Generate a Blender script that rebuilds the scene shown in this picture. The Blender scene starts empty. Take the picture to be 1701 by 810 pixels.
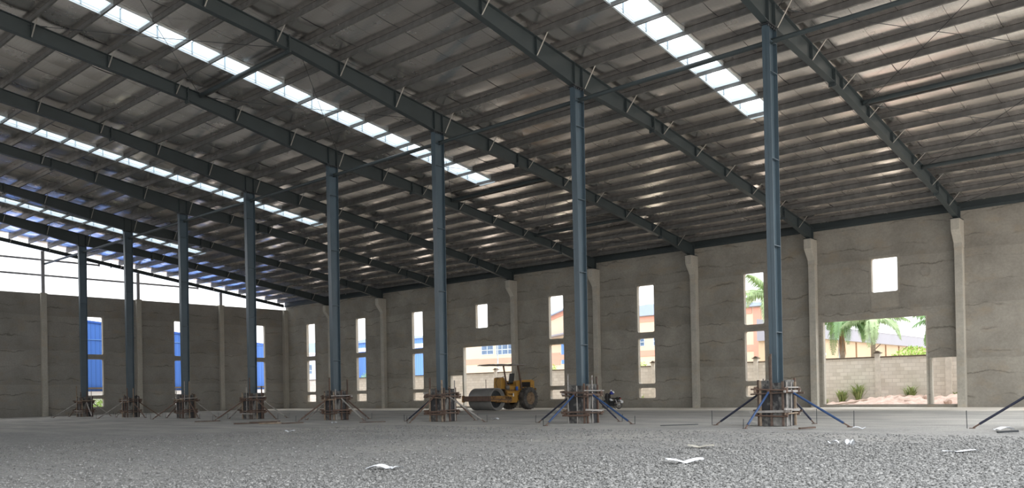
import bpy, bmesh, math, random
import numpy as np
from mathutils import Vector, Matrix
random.seed(7); rng = np.random.default_rng(7)
scene = bpy.context.scene
COL = scene.collection

# ------------------------------------------------------------------ camera
F_PX, PITCH, ROLL, YAW, CY = 1396.6, 0.0059, -0.0194, 0.72678, 642.05
cam_d = bpy.data.cameras.new('camera'); cam = bpy.data.objects.new('camera', cam_d); COL.objects.link(cam)
fwd = Vector((-math.sin(YAW)*math.cos(PITCH), math.cos(YAW)*math.cos(PITCH), math.sin(PITCH)))
r0 = Vector((math.cos(YAW), math.sin(YAW), 0)); u0 = r0.cross(fwd)
rr = math.cos(ROLL)*r0 + math.sin(ROLL)*u0; uu = -math.sin(ROLL)*r0 + math.cos(ROLL)*u0
mw = Matrix((rr, uu, -fwd)).transposed().to_4x4(); mw.translation = Vector((11.948, -26.630, 1.284))
cam.matrix_world = mw
cam_d.sensor_fit = 'HORIZONTAL'; cam_d.sensor_width = 36; cam_d.lens = 36*F_PX/1701
cam_d.shift_y = (CY-405)/1701; cam_d.clip_end = 500
scene.camera = cam
# ------------------------------------------------------------------ world, light, exposure
SKY = 1.25
w = bpy.data.worlds.new('overcast_sky'); scene.world = w; w.use_nodes = True
nt = w.node_tree; bg = nt.nodes['Background']
tc = nt.nodes.new('ShaderNodeTexCoord'); nz = nt.nodes.new('ShaderNodeTexNoise'); nz.inputs['Scale'].default_value = 1.6
nz.inputs['Detail'].default_value = 4
cr = nt.nodes.new('ShaderNodeValToRGB'); cr.color_ramp.elements[0].position = .3; cr.color_ramp.elements[1].position = .75
cr.color_ramp.elements[0].color = (.93, .965, 1, 1); cr.color_ramp.elements[1].color = (1, 1, .985, 1)
nt.links.new(tc.outputs['Generated'], nz.inputs['Vector']); nt.links.new(nz.outputs[0], cr.inputs[0]); nt.links.new(cr.outputs[0], bg.inputs[0])
sx = nt.nodes.new('ShaderNodeSeparateXYZ'); nt.links.new(tc.outputs['Generated'], sx.inputs[0])
mr = nt.nodes.new('ShaderNodeMapRange'); nt.links.new(sx.outputs[2], mr.inputs[0])          # overcast sky: brighter towards the zenith
mr.inputs[1].default_value = 0; mr.inputs[2].default_value = 1; mr.inputs[3].default_value = SKY; mr.inputs[4].default_value = SKY*2.6
nt.links.new(mr.outputs[0], bg.inputs[1])
vs = scene.view_settings
vs.view_transform = 'Standard'; vs.look = 'None'; vs.gamma = 1; vs.use_curve_mapping = False; vs.exposure = 0.66
scene.cycles.use_denoising = True
scene.cycles.max_bounces = 10; scene.cycles.diffuse_bounces = 6; scene.cycles.transparent_max_bounces = 12
scene.cycles.sample_clamp_indirect = 6
scene.cycles.caustics_reflective = False; scene.cycles.caustics_refractive = False

# ------------------------------------------------------------------ materials
class NB:
    def __init__(s, name):
        s.m = bpy.data.materials.new(name); s.m.use_nodes = True
        s.t = s.m.node_tree; s.n = s.t.nodes; s.b = s.n['Principled BSDF']; s.out = s.n['Material Output']
        s.tc = s.n.new('ShaderNodeTexCoord')
    def lk(s, a, b): s.t.links.new(a, b)
    def mapped(s, sc=(1,1,1), src='Object'):
        m = s.n.new('ShaderNodeMapping'); m.inputs['Scale'].default_value = sc; s.lk(s.tc.outputs[src], m.inputs[0]); return m.outputs[0]
    def noise(s, scale, detail=4, rough=.55, sc=(1,1,1), vec=None, dist=0):
        n = s.n.new('ShaderNodeTexNoise'); n.inputs['Scale'].default_value = scale; n.inputs['Detail'].default_value = detail
        n.inputs['Roughness'].default_value = rough; n.inputs['Distortion'].default_value = dist
        s.lk(vec or s.mapped(sc), n.inputs['Vector']); return n.outputs[0]
    def ramp(s, f, stops):
        r = s.n.new('ShaderNodeValToRGB'); e = r.color_ramp.elements
        while len(e) < len(stops): e.new(.5)
        for i, (p, c) in enumerate(stops):
            e[i].position = p; e[i].color = (*c, 1) if len(c) == 3 else c
        s.lk(f, r.inputs[0]); return r.outputs[0]
    def mix(s, f, a, b, mode='MIX'):
        m = s.n.new('ShaderNodeMix'); m.data_type = 'RGBA'; m.blend_type = mode
        for i, v in ((0, f), (6, a), (7, b)):
            if isinstance(v, (int, float)): m.inputs[i].default_value = v
            elif isinstance(v, tuple): m.inputs[i].default_value = (*v, 1)
            else: s.lk(v, m.inputs[i])
        return m.outputs[2]
    def math(s, op, a, b=None, c=None):
        m = s.n.new('ShaderNodeMath'); m.operation = op
        for i, v in enumerate((a, b, c)):
            if v is None: continue
            if isinstance(v, (int, float)): m.inputs[i].default_value = v
            else: s.lk(v, m.inputs[i])
        return m.outputs[0]
    def bump(s, h, strength=.3, dist=.02):
        b = s.n.new('ShaderNodeBump'); b.inputs['Strength'].default_value = strength; b.inputs['Distance'].default_value = dist
        s.lk(h, b.inputs['Height']); s.lk(b.outputs[0], s.b.inputs['Normal'])
    def col(s, c):
        if isinstance(c, tuple): s.b.inputs['Base Color'].default_value = (*c, 1)
        else: s.lk(c, s.b.inputs['Base Color'])
    def done(s, rough=.6, metal=0.0, spec=None):
        s.b.inputs['Roughness'].default_value = rough; s.b.inputs['Metallic'].default_value = metal
        if spec is not None: s.b.inputs['Specular IOR Level'].default_value = spec
        return s.m

def simple(name, c, rough=.6, metal=0., var=.18, scale=3., spec=None):
    b = NB(name); lo = tuple(x*(1-var) for x in c); hi = tuple(min(1, x*(1+var)) for x in c)
    b.col(b.ramp(b.noise(scale, 5), [(.3, lo), (.7, hi)])); return b.done(rough, metal, spec)

def rusty(name, c, rust=(.085, .055, .042), amount=.5, rough=.75):
    b = NB(name); f = b.ramp(b.noise(5, 6, .65), [(amount-.08, (0,0,0)), (amount+.08, (1,1,1))])
    b.col(b.mix(f, c, b.mix(b.noise(20, 3), rust, tuple(x*1.9 for x in rust)))); return b.done(rough)

M = {}
M['steel'] = simple('painted_blue_grey_steel', (.066, .098, .122), .36, 0, .1, 1.2)
M['steel_dark'] = simple('painted_dark_rafter_steel', (.044, .058, .062), .5, 0, .1, 1.2)
M['galv'] = simple('dirty_galvanised_steel', (.185, .182, .175), .5, .3, .25, 2.5)
M['rod'] = simple('bare_steel_rod', (.42, .41, .38), .45, .5, .15, 4)
M['girt'] = simple('pale_galvanised_steel', (.42, .42, .45), .5, .2, .1, 3)
M['bolt'] = simple('dark_bolt_steel', (.05, .055, .06), .5, .5)

def concrete(name, lo, hi, lines=True, streak=1.0):
    b = NB(name)
    base = b.ramp(b.noise(.55, 8, .62), [(.3, lo), (.7, hi)])
    fine = b.noise(9, 6, .7)
    base = b.mix(.35, base, b.ramp(fine, [(.3, (.35,.35,.35)), (.7, (.68,.68,.68))]), 'OVERLAY')
    warm = b.ramp(b.noise(.8, 5, .6, (1, 1, 1.8)), [(.52, (0,0,0)), (.72, (1,1,1))])
    base = b.mix(b.math('MULTIPLY', warm, .45), base, tuple(x*k for x, k in zip(hi, (.98, .84, .68))))
    if lines:
        sep = b.n.new('ShaderNodeSeparateXYZ'); b.lk(b.tc.outputs['Object'], sep.inputs[0])
        wob = b.noise(.55, 5, .6)
        z = b.math('ADD', sep.outputs[2], b.math('MULTIPLY', b.math('SUBTRACT', wob, .5), 1.1))
        fr = b.math('FRACT', b.math('DIVIDE', z, 1.22))
        d = b.math('ABSOLUTE', b.math('SUBTRACT', fr, .5))
        line = b.ramp(d, [(0, (1,1,1)), (.012, (.75,.75,.75)), (.05, (0,0,0))])
        mask = b.ramp(b.noise(1.1, 4, .6, (.5, .5, 1.2)), [(.42, (0,0,0)), (.6, (1,1,1))])
        base = b.mix(b.math('MULTIPLY', b.math('MULTIPLY', line, mask), .62), base, (.07, .064, .055))
        lift = b.ramp(b.math('FRACT', b.math('DIVIDE', b.math('ADD', sep.outputs[2], b.math('MULTIPLY', wob, .5)), 2.9)), [(0, (.86,.86,.86)), (.5, (1,1,1)), (.98, (1.0,1.0,1.0))])
        base = b.mix(1.0, base, lift, 'MULTIPLY')
    b.col(base); b.bump(fine, .35, .02); return b.done(.92, 0, .2)
M['wall'] = concrete('cast_concrete_wall', (.265, .247, .216), (.385, .362, .318))
M['gable'] = concrete('cast_concrete_end_wall', (.27, .256, .232), (.365, .347, .32))
M['pil'] = concrete('pale_precast_concrete', (.37, .35, .305), (.52, .495, .435), lines=False)
M['surround'] = concrete('plaster_surround', (.30, .28, .24), (.38, .355, .31), lines=False)

# foil underside of the roof
b = NB('reflective_roof_foil')
sep = b.n.new('ShaderNodeSeparateXYZ'); b.lk(b.tc.outputs['Object'], sep.inputs[0])
fx = b.math('ABSOLUTE', b.math('SUBTRACT', b.math('FRACT', b.math('DIVIDE', sep.outputs[0], .155)), .5))
fy = b.math('ABSOLUTE', b.math('SUBTRACT', b.math('FRACT', b.math('DIVIDE', sep.outputs[1], .155)), .5))
grid = b.ramp(b.math('MINIMUM', fx, fy), [(0, (0,0,0)), (.1, (1,1,1))])
big = b.noise(.5, 4, .6)
seam = b.ramp(b.math('ABSOLUTE', b.math('SUBTRACT', b.math('FRACT', b.math('DIVIDE', b.math('ADD', sep.outputs[0], 64.25), 1.27)), .5)), [(.488, (1,1,1)), (.494, (.35,.34,.33))])
b.col(b.mix(grid, (.82, .775, .74), b.ramp(big, [(.3, (.87, .825, .785)), (.7, (.95, .905, .87))])))
b.col(b.mix(1., b.b.inputs['Base Color'].links[0].from_socket, seam, 'MULTIPLY'))
rr_ = b.ramp(b.noise(.9, 4, .6), [(.3, (.16,.16,.16)), (.7, (.30,.30,.30))]); b.lk(rr_, b.b.inputs['Roughness'])
b.bump(b.math('ADD', b.math('MULTIPLY', b.noise(.5, 0, .4), 3.0), b.math('MULTIPLY', b.noise(1.5, 1, .4, (.3, 1, 1)), .45)), .35, .05)
b.b.inputs['Metallic'].default_value = .93
M['foil'] = b.m

# floor: compacted gravel and dust
b = NB('gravel_floor')
n1 = b.noise(.16, 6, .6); n2 = b.noise(28, 5, .75); n3 = b.noise(.7, 5, .6, (.35, 1.2, 1)); vor = b.n.new('ShaderNodeTexVoronoi')
vor.inputs['Scale'].default_value = 22; b.lk(b.mapped(), vor.inputs['Vector'])
base = b.ramp(n1, [(.32, (.43, .417, .395)), (.55, (.53, .515, .49)), (.75, (.60, .57, .525))])
st = b.ramp(n3, [(.35, (.72,.72,.72)), (.65, (1.12,1.1,1.06))]); base = b.mix(1., base, st, 'MULTIPLY')
sep = b.n.new('ShaderNodeSeparateXYZ'); b.lk(b.tc.outputs['Object'], sep.inputs[0])
grav = b.ramp(vor.outputs['Color'], [(.1, (.15, .15, .15)), (.5, (.26, .26, .257)), (.95, (.38, .38, .37))])
gm = b.ramp(b.math('ADD', b.math('DIVIDE', b.math('SUBTRACT', b.math('ADD', sep.outputs[1], -4), b.math('MULTIPLY', sep.outputs[0], .4)), -16), b.math('MULTIPLY', b.math('SUBTRACT', n1, .5), 2.6)), [(-.0, (.1,.1,.1)), (.9, (.85,.85,.85))])
base = b.mix(gm, base, grav)
dust = b.ramp(b.math('ADD', b.math('DIVIDE', b.math('SUBTRACT', sep.outputs[1], 15.5), 3), b.math('MULTIPLY', b.math('SUBTRACT', n3, .5), 2.2)), [(.25, (0,0,0)), (.8, (1,1,1))])
base = b.mix(b.math('MULTIPLY', dust, .92), base, (.86, .80, .71))
base = b.mix(.45, base, b.ramp(n2, [(.3, (.25,.25,.25)), (.7, (.75,.75,.75))]), 'OVERLAY')
b.col(base)
b.bump(b.math('ADD', b.math('MULTIPLY', n2, .6), b.math('MULTIPLY', vor.outputs['Distance'], .8)), .7, .04)
M['floor'] = b.done(.95, 0, .15)
b = NB('crushed_stone'); ri = b.n.new('ShaderNodeTexNoise'); ri.inputs['Scale'].default_value = 9; b.lk(b.tc.outputs['Object'], ri.inputs['Vector'])
b.col(b.ramp(ri.outputs[0], [(.3, (.11,.11,.11)), (.5, (.225,.225,.222)), (.72, (.39,.385,.376))])); M['stone'] = b.done(.9)

# skylight translucent sheet
def sheet_mat(name, tr):
    b = NB(name); trn = b.n.new('ShaderNodeBsdfTransparent'); trl = b.n.new('ShaderNodeBsdfTranslucent')
    mx = b.n.new('ShaderNodeMixShader'); trn.inputs[0].default_value = (.95, .97, 1, 1); trl.inputs[0].default_value = (.9, .93, .95, 1)
    f = b.ramp(b.noise(1.3, 5, .65), [(.35, (1-tr,)*3), (.7, (1-tr+.25,)*3)]); b.lk(f, mx.inputs[0])
    b.lk(trn.outputs[0], mx.inputs[1]); b.lk(trl.outputs[0], mx.inputs[2]); b.lk(mx.outputs[0], b.out.inputs[0]); return b.m
M['sheet'] = sheet_mat('translucent_roof_sheet', .8)
M['curb'] = simple('white_skylight_flashing', (.74, .82, .85), .35, .0, .05)
M['curbline'] = simple('grey_skylight_frame', (.30, .36, .40), .4, .2, .1)

M['rust'] = rusty('rusty_steel_tube', (.16, .10, .075), amount=.45)
M['wood'] = simple('weathered_timber', (.30, .23, .17), .85, 0, .35, 7)
M['woodred'] = simple('red_brown_timber', (.115, .082, .066), .85, 0, .4, 7)
M['galvtube'] = rusty('scaffold_tube', (.36, .34, .32), amount=.62)
M['blue'] = rusty('blue_painted_tube', (.022, .06, .16), amount=.70, rough=.45)
M['bluedark'] = rusty('dark_blue_tube', (.018, .022, .045), amount=.66, rough=.5)
b = NB('concrete_stained_plywood')
f = b.ramp(b.noise(1.7, 6, .65, (1, 1, .8)), [(.46, (0,0,0)), (.56, (1,1,1))])
b.col(b.mix(f, (.030, .030, .033), b.ramp(b.noise(7, 5), [(.3, (.13,.13,.12)), (.7, (.26,.25,.235))]))); M['ply'] = b.done(.7)
M['black'] = simple('black_plastic', (.012, .012, .013), .4, 0, .2)
M['paper'] = simple('white_paper', (.80, .82, .86), .8, 0, .06)

M['yellow'] = rusty('worn_yellow_paint', (.46, .245, .045), rust=(.10, .055, .03), amount=.66, rough=.5)
M['ochre'] = rusty('dirty_ochre_paint', (.33, .18, .055), rust=(.07, .04, .025), amount=.55)
M['drum'] = simple('bare_drum_steel', (.26, .255, .245), .5, .35, .15, 1.6)
b = NB('tyre_rubber'); b.col(b.ramp(b.noise(4, 5), [(.35, (.05,.05,.05)), (.75, (.14,.13,.12))])); M['tyre'] = b.done(.85)
M['rim'] = rusty('tan_wheel_rim', (.27, .19, .12), amount=.6)
M['bluepart'] = simple('blue_filter', (.04, .13, .50), .4)
M['chrome'] = simple('chromed_steel', (.6, .6, .6), .2, .9, .05)
M['silver'] = simple('silver_plastic', (.5, .51, .53), .35, .2, .05)
M['mirror'] = simple('pale_mirror', (.85, .86, .88), .3, .0, .03)
M['helmetblue'] = simple('blue_helmet', (.03, .045, .32), .25)
M['white'] = simple('white_paint', (.82, .83, .82), .5, 0, .04)
M['redlens'] = simple('red_lens', (.45, .03, .03), .25)

# outside
M['ground'] = simple('bare_earth', (.70, .59, .50), .95, 0, .25, .8)
b = NB('pink_rubble'); n = b.noise(2.2, 6, .7); b.col(b.ramp(n, [(.3, (.50, .34, .27)), (.55, (.72, .55, .47)), (.8, (.84, .74, .67))])); b.bump(b.noise(6, 6, .7), .8, .15); M['rubble'] = b.done(.95)
b = NB('grey_block_wall'); br = b.n.new('ShaderNodeTexBrick')
mp = b.n.new('ShaderNodeMapping'); mp.inputs['Rotation'].default_value = (math.radians(90), 0, 0); b.lk(b.tc.outputs['Object'], mp.inputs[0]); b.lk(mp.outputs[0], br.inputs['Vector'])
br.inputs['Scale'].default_value = 1; br.inputs['Brick Width'].default_value = .46; br.inputs['Row Height'].default_value = .235; br.inputs['Mortar Size'].default_value = .014
br.inputs['Color1'].default_value = (.66, .63, .57, 1); br.inputs['Color2'].default_value = (.80, .77, .71, 1); br.inputs['Mortar'].default_value = (.60, .57, .52, 1)
b.col(b.mix(.3, br.outputs[0], b.ramp(b.noise(1.2, 6), [(.3, (.3,.3,.3)), (.7, (.7,.7,.7))]), 'OVERLAY')); M['block'] = b.done(.95)
M['coping'] = simple('dark_weathered_coping', (.13, .105, .08), .9)
M['post'] = simple('rendered_post', (.66, .63, .57), .9)
M['cream'] = simple('cream_render', (.60, .50, .39), .85, 0, .04, .3)
M['tan'] = simple('tan_render', (.46, .36, .25), .85, 0, .06, .3)
M['pink'] = simple('dusty_pink_band', (.60, .31, .24), .85, 0, .05, .3)
M['roofgrey'] = simple('pale_grey_roof_sheet', (.27, .275, .32), .5, .1, .06, .4)
M['roofblue'] = simple('blue_grey_roof_sheet', (.32, .40, .58), .5, .1, .06, .4)
M['glass'] = simple('window_glass_dark', (.10, .16, .26), .1, 0, .3, 1.5)
M['frame'] = simple('pale_window_frame', (.50, .58, .66), .5)
def corr(name, c1, c2, pitch, axis):
    b = NB(name); sep = b.n.new('ShaderNodeSeparateXYZ'); b.lk(b.tc.outputs['Object'], sep.inputs[0])
    d = b.math('ABSOLUTE', b.math('SUBTRACT', b.math('FRACT', b.math('DIVIDE', sep.outputs[axis], pitch)), .5))
    b.col(b.ramp(d, [(.05, c1), (.18, c2)])); b.bump(d, .6, .05); return b.done(.5)
M['bluesheet'] = corr('blue_corrugated_sheet', (.05, .15, .48), (.065, .19, .60), .42, 1)
M['bluesheetx'] = corr('blue_corrugated_cladding', (.09, .20, .48), (.12, .27, .60), .42, 0)
M['greysheetx'] = corr('grey_blue_corrugated_cladding', (.22, .32, .42), (.32, .43, .54), .5, 0)
M['lilac'] = simple('lilac_white_render', (.62, .64, .78), .8, 0, .04)
M['leaf'] = simple('palm_green', (.17, .31, .12), .6, 0, .4, 1.5)
M['leafpale'] = simple('pale_palm_green', (.32, .43, .22), .6, 0, .4, 1.5)
M['lime'] = simple('lime_green_leaves', (.30, .50, .06), .6, 0, .35, 3)
M['grass'] = simple('blade_green', (.30, .38, .15), .7, 0, .4, 3)
M['trunk'] = simple('grey_palm_trunk', (.25, .21, .17), .9, 0, .25, 4)
M['skirt'] = simple('dry_brown_fronds', (.27, .17, .10), .9, 0, .3, 4)
M['shaft'] = simple('green_crownshaft', (.20, .28, .10), .5, 0, .2, 3)

# ------------------------------------------------------------------ mesh helpers
class MB:
    def __init__(s): s.v = []; s.f = []; s.sm = []
    def add(s, vs, fs, smooth=False):
        o = len(s.v); s.v += [tuple(v) for v in vs]; s.f += [tuple(i+o for i in f) for f in fs]; s.sm += [smooth]*len(fs); return s
    def box(s, x0, x1, y0, y1, z0, z1):
        return s.add([(x0,y0,z0),(x1,y0,z0),(x1,y1,z0),(x0,y1,z0),(x0,y0,z1),(x1,y0,z1),(x1,y1,z1),(x0,y1,z1)],
                     [(0,3,2,1),(4,5,6,7),(0,1,5,4),(1,2,6,5),(2,3,7,6),(3,0,4,7)])
    def bar(s, a, b, w, h, up=(0,0,1)):
        a = Vector(a); b = Vector(b); d = (b-a).normalized(); up = Vector(up)
        if abs(d.dot(up)) > .98: up = Vector((1,0,0))
        sd = d.cross(up).normalized(); u = sd.cross(d); sd *= w/2; u *= h/2
        return s.add([a-sd-u, a+sd-u, a+sd+u, a-sd+u, b-sd-u, b+sd-u, b+sd+u, b-sd+u],
                     [(0,1,2,3),(7,6,5,4),(0,4,5,1),(1,5,6,2),(2,6,7,3),(3,7,4,0)])
    def tube(s, pts, r, n=8, caps=True):
        pts = [Vector(p) for p in pts]; rs = r if isinstance(r, (list, tuple)) else [r]*len(pts)
        vs = []; prev = None
        for i, p in enumerate(pts):
            d = (pts[min(i+1, len(pts)-1)]-pts[max(i-1, 0)]).normalized()
            if prev is None:
                up = Vector((0,0,1)) if abs(d.z) < .95 else Vector((1,0,0)); sd = d.cross(up).normalized()
            else: sd = (prev - d*prev.dot(d)).normalized()
            prev = sd; u = sd.cross(d)
            for k in range(n):
                a = 2*math.pi*k/n; vs.append(p + rs[i]*(math.cos(a)*sd+math.sin(a)*u))
        fs = [(i*n+k, i*n+(k+1) % n, (i+1)*n+(k+1) % n, (i+1)*n+k) for i in range(len(pts)-1) for k in range(n)]
        s.add(vs, fs, True)
        if caps:
            m = (len(pts)-1)*n; s.add(vs[:n], [tuple(range(n-1, -1, -1))]); s.add(vs[m:], [tuple(range(n))])
        return s
    def lathe(s, prof, c=(0,0,0), axis='x', n=32):
        vs = []
        for (a, r) in prof:
            for k in range(n):
                t = 2*math.pi*k/n; p, q = r*math.cos(t), r*math.sin(t)
                vs.append({'x': (c[0]+a, c[1]+p, c[2]+q), 'y': (c[0]+p, c[1]+a, c[2]+q), 'z': (c[0]+p, c[1]+q, c[2]+a)}[axis])
        fs = [(i*n+k, i*n+(k+1) % n, (i+1)*n+(k+1) % n, (i+1)*n+k) for i in range(len(prof)-1) for k in range(n)]
        return s.add(vs, fs, True)
    def prism(s, poly, d0, d1, plane='yz'):
        f = {'yz': lambda p, d: (d, p[0], p[1]), 'xz': lambda p, d: (p[0], d, p[1]), 'xy': lambda p, d: (p[0], p[1], d)}[plane]
        n = len(poly)
        return s.add([f(p, d0) for p in poly]+[f(p, d1) for p in poly],
                     [tuple(range(n-1, -1, -1)), tuple(range(n, 2*n))]+[(i, (i+1) % n, n+(i+1) % n, n+i) for i in range(n)])
    def ball(s, c, r, n=12, m=8, z0=-1.0):
        prof = []
        for i in range(m+1):
            t = -math.pi/2+math.pi*i/m; prof.append((max(math.sin(t), z0), max(math.cos(t), 1e-4)))
        rx, ry, rz = r if isinstance(r, (list, tuple)) else (r, r, r); vs = []
        for a, q in prof:
            for k in range(n):
                t = 2*math.pi*k/n; vs.append((c[0]+rx*q*math.cos(t), c[1]+ry*q*math.sin(t), c[2]+rz*a))
        return s.add(vs, [(i*n+k, i*n+(k+1) % n, (i+1)*n+(k+1) % n, (i+1)*n+k) for i in range(m) for k in range(n)], True)
    def build(s, name, mat, parent=None, bevel=0, fix=True):
        me = bpy.data.meshes.new(name); me.from_pydata(s.v, [], s.f); me.polygons.foreach_set('use_smooth', s.sm)
        if fix and len(s.f) < 20000:
            bm = bmesh.new(); bm.from_mesh(me); bmesh.ops.recalc_face_normals(bm, faces=bm.faces); bm.to_mesh(me); bm.free()
        o = bpy.data.objects.new(name, me); COL.objects.link(o); me.materials.append(mat)
        if parent: o.parent = parent
        if bevel:
            m = o.modifiers.new('edge', 'BEVEL'); m.width = bevel; m.segments = 2; m.limit_method = 'ANGLE'
        return o

def thing(name, label, cat, loc=(0,0,0), rz=0, group=None):
    o = bpy.data.objects.new(name, None); COL.objects.link(o); o.location = loc; o.rotation_euler = (0,0,rz); o.empty_display_size = .2
    return tag(o, label, cat, group)
def tag(o, label, cat, group=None, kind='thing'):
    o['label'] = label; o['category'] = cat; o['kind'] = kind
    if group: o['group'] = group
    return o
def struct(o, label=None):
    o['kind'] = 'structure'
    if label: o['label'] = label
    return o
def dup(root, loc, rz=None, label=None):
    r = root.copy(); COL.objects.link(r); r.location = loc
    if rz is not None: r.rotation_euler = (0,0,rz)
    if label: r['label'] = label
    for ch in list(root.children):
        c = ch.copy(); COL.objects.link(c); c.parent = r
        for g in list(ch.children):
            d = g.copy(); COL.objects.link(d); d.parent = c
    return r
ORD = ['first','second','third','fourth','fifth','sixth','seventh','eighth','ninth','tenth','eleventh','twelfth','thirteenth','fourteenth','fifteenth','sixteenth',
       'seventeenth','eighteenth','nineteenth','twentieth','twenty-first','twenty-second','twenty-third','twenty-fourth','twenty-fifth','twenty-sixth',
       'twenty-seventh','twenty-eighth','twenty-ninth','thirtieth','thirty-first','thirty-second','thirty-third']

# ------------------------------------------------------------------ roof geometry
SL = .1435; Z0 = 14.115
def zt(y): return Z0-SL*y                         # top of the rafters
PY = [.4+1.475*j for j in range(-16, 16)]         # purlin lines
XE, XO = -64.25, 8.25                             # end wall, open end
YW = 23.40                                        # inner face of the side wall
SKY_X = [(-4.55, -3.42), (-21.03, -19.93), (-37.0, -36.05), (-53.0, -52.05)]
SKY_Y = (-22.4, 8.1)

# floor and ground
def grid_obj(name, x0, x1, y0, y1, nx, ny, hf, mat):
    xs = np.linspace(x0, x1, nx+1); ys = np.linspace(y0, y1, ny+1)
    v = [(x, y, hf(x, y)) for y in ys for x in xs]
    f = [(j*(nx+1)+i, j*(nx+1)+i+1, (j+1)*(nx+1)+i+1, (j+1)*(nx+1)+i) for j in range(ny) for i in range(nx)]
    return MB().add(v, f, True).build(name, mat, fix=False)
def fh(x, y): return -.03*max(0, math.sin(x*.31+1.3)*math.sin(y*.27+.4)) - .012*(1+math.sin(x*1.7+y*.6)*math.sin(y*2.1-x*.4))*.5
struct(MB().box(15, 80, -70, YW+.25, -.5, -.03).build('ground_front', M['ground']))
struct(grid_obj('floor', -64.3, 15, -60, YW+.25, 190, 170, fh, M['floor']))
struct(MB().box(-170, 80, YW+.25, 150, -.5, -.06).build('ground_beside', M['ground']))
struct(MB().box(-170, XE, -70, YW+.25, -.5, -.06).build('ground_behind', M['ground']))

# ceiling: foil draped over the purlins, one mesh, cut open under the skylights
def build_ceiling():
    V = []; F = []; n = 0
    edges = sorted(set([XE, XO]+[e for s in SKY_X for e in s]+[XE+1.27*i for i in range(1, 58)]))
    edges = [e for i, e in enumerate(edges) if i == 0 or e-edges[i-1] > 1e-6]
    ybr = [-24.0]+[y for y in PY if y > -24]+[YW+.35]
    for i in range(len(edges)-1):
        xa, xb = edges[i], edges[i+1]; inside = any(s[0]-1e-6 <= xa and xb <= s[1]+1e-6 for s in SKY_X)
        xs = np.linspace(xa, xb, 5)
        ysall = []; sag = []
        for k in range(len(ybr)-1):
            a, c = ybr[k], ybr[k+1]; amp = .045+.022*random.random() if c-a > 1 else .03; sk = random.uniform(-.12, .12)
            for q in range(9 if k == len(ybr)-2 else 8):
                t = q/8; ysall.append(a+(c-a)*t); sag.append((amp, math.sin(math.pi*min(1, max(0, t)))**.75*(1+sk*math.cos(math.pi*t))))
        if inside:
            keep = [k for k, y in enumerate(ysall) if y > SKY_Y[1] or y < SKY_Y[0]]
            ysall2 = [ysall[k] for k in keep]; sag = [sag[k] for k in keep]; ysall = ysall2
        rows = len(ysall); base = len(V)
        for (y, (amp, s)) in zip(ysall, sag):
            for x in xs:
                t = (x-xa)/(xb-xa)
                V.append((x, y, zt(y)+.262-amp*s*(1+.12*math.sin(math.pi*t))))
        for r in range(rows-1):
            if inside and ysall[r+1]-ysall[r] > 2: continue
            for k in range(4): F.append((base+r*5+k, base+r*5+k+1, base+(r+1)*5+k+1, base+(r+1)*5+k))
    xq = [XE]+[e for q in sorted(SKY_X) for e in q]+[XO]                      # unseen other slope, plain, with open slots added to light the mid floor
    zo = lambda y: zt(-48-y)+.262
    for i in range(len(xq)-1):
        for (ya, yb) in ([(-24, -50)] if i % 2 == 0 else [(-24, -25.6), (-46, -50)]):
            V += [(xq[i], ya, zo(ya)), (xq[i+1], ya, zo(ya)), (xq[i+1], yb, zo(yb)), (xq[i], yb, zo(yb))]; m = len(V); F.append((m-4, m-3, m-2, m-1))
    mb = MB(); mb.v = V; mb.f = F; mb.sm = [True]*len(F); return mb.build('ceiling', M['foil'], fix=False)
struct(build_ceiling())
mb = MB(); xs_ = [XE]+[e for q in sorted(SKY_X) for e in q]+[XO]
def roof_piece(x0, x1, y0, y1): mb.add([(x0,y0,zt(y0)+.33),(x1,y0,zt(y0)+.33),(x1,y1,zt(y1)+.33),(x0,y1,zt(y1)+.33)], [(0,1,2,3)])
for i in range(0, len(xs_), 2): roof_piece(xs_[i], xs_[i+1], -24, YW+.6)
for a, c in SKY_X: roof_piece(a, c, SKY_Y[1], YW+.6); roof_piece(a, c, -24, SKY_Y[0])
struct(mb.build('roof_sheeting', M['roofgrey'], fix=False))

# ------------------------------------------------------------------ walls with openings
def wall_mesh(u0, u1, z0, z1, holes, P, d0, d1):
    us = sorted(set([u0, u1]+[h[0] for h in holes]+[h[1] for h in holes])); zs = sorted(set([z0, z1]+[h[2] for h in holes]+[h[3] for h in holes]))
    mb = MB(); cell = {}
    def solid(i, j):
        if not (0 <= i < len(us)-1 and 0 <= j < len(zs)-1): return False
        a, c = (us[i]+us[i+1])/2, (zs[j]+zs[j+1])/2
        return not any(h[0] < a < h[1] and h[2] < c < h[3] for h in holes)
    for i in range(len(us)-1):
        for j in range(len(zs)-1):
            if not solid(i, j): continue
            a, c, e, g = us[i], us[i+1], zs[j], zs[j+1]
            for d in (d0, d1): mb.add([P(a,d,e), P(c,d,e), P(c,d,g), P(a,d,g)], [(0,1,2,3)])
            for di, dj, q in ((-1,0,((a,e),(a,g))), (1,0,((c,e),(c,g))), (0,-1,((a,e),(c,e))), (0,1,((a,g),(c,g)))):
                if not solid(i+di, j+dj):
                    mb.add([P(q[0][0],d0,q[0][1]), P(q[1][0],d0,q[1][1]), P(q[1][0],d1,q[1][1]), P(q[0][0],d1,q[0][1])], [(0,1,2,3)])
    return mb
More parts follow.
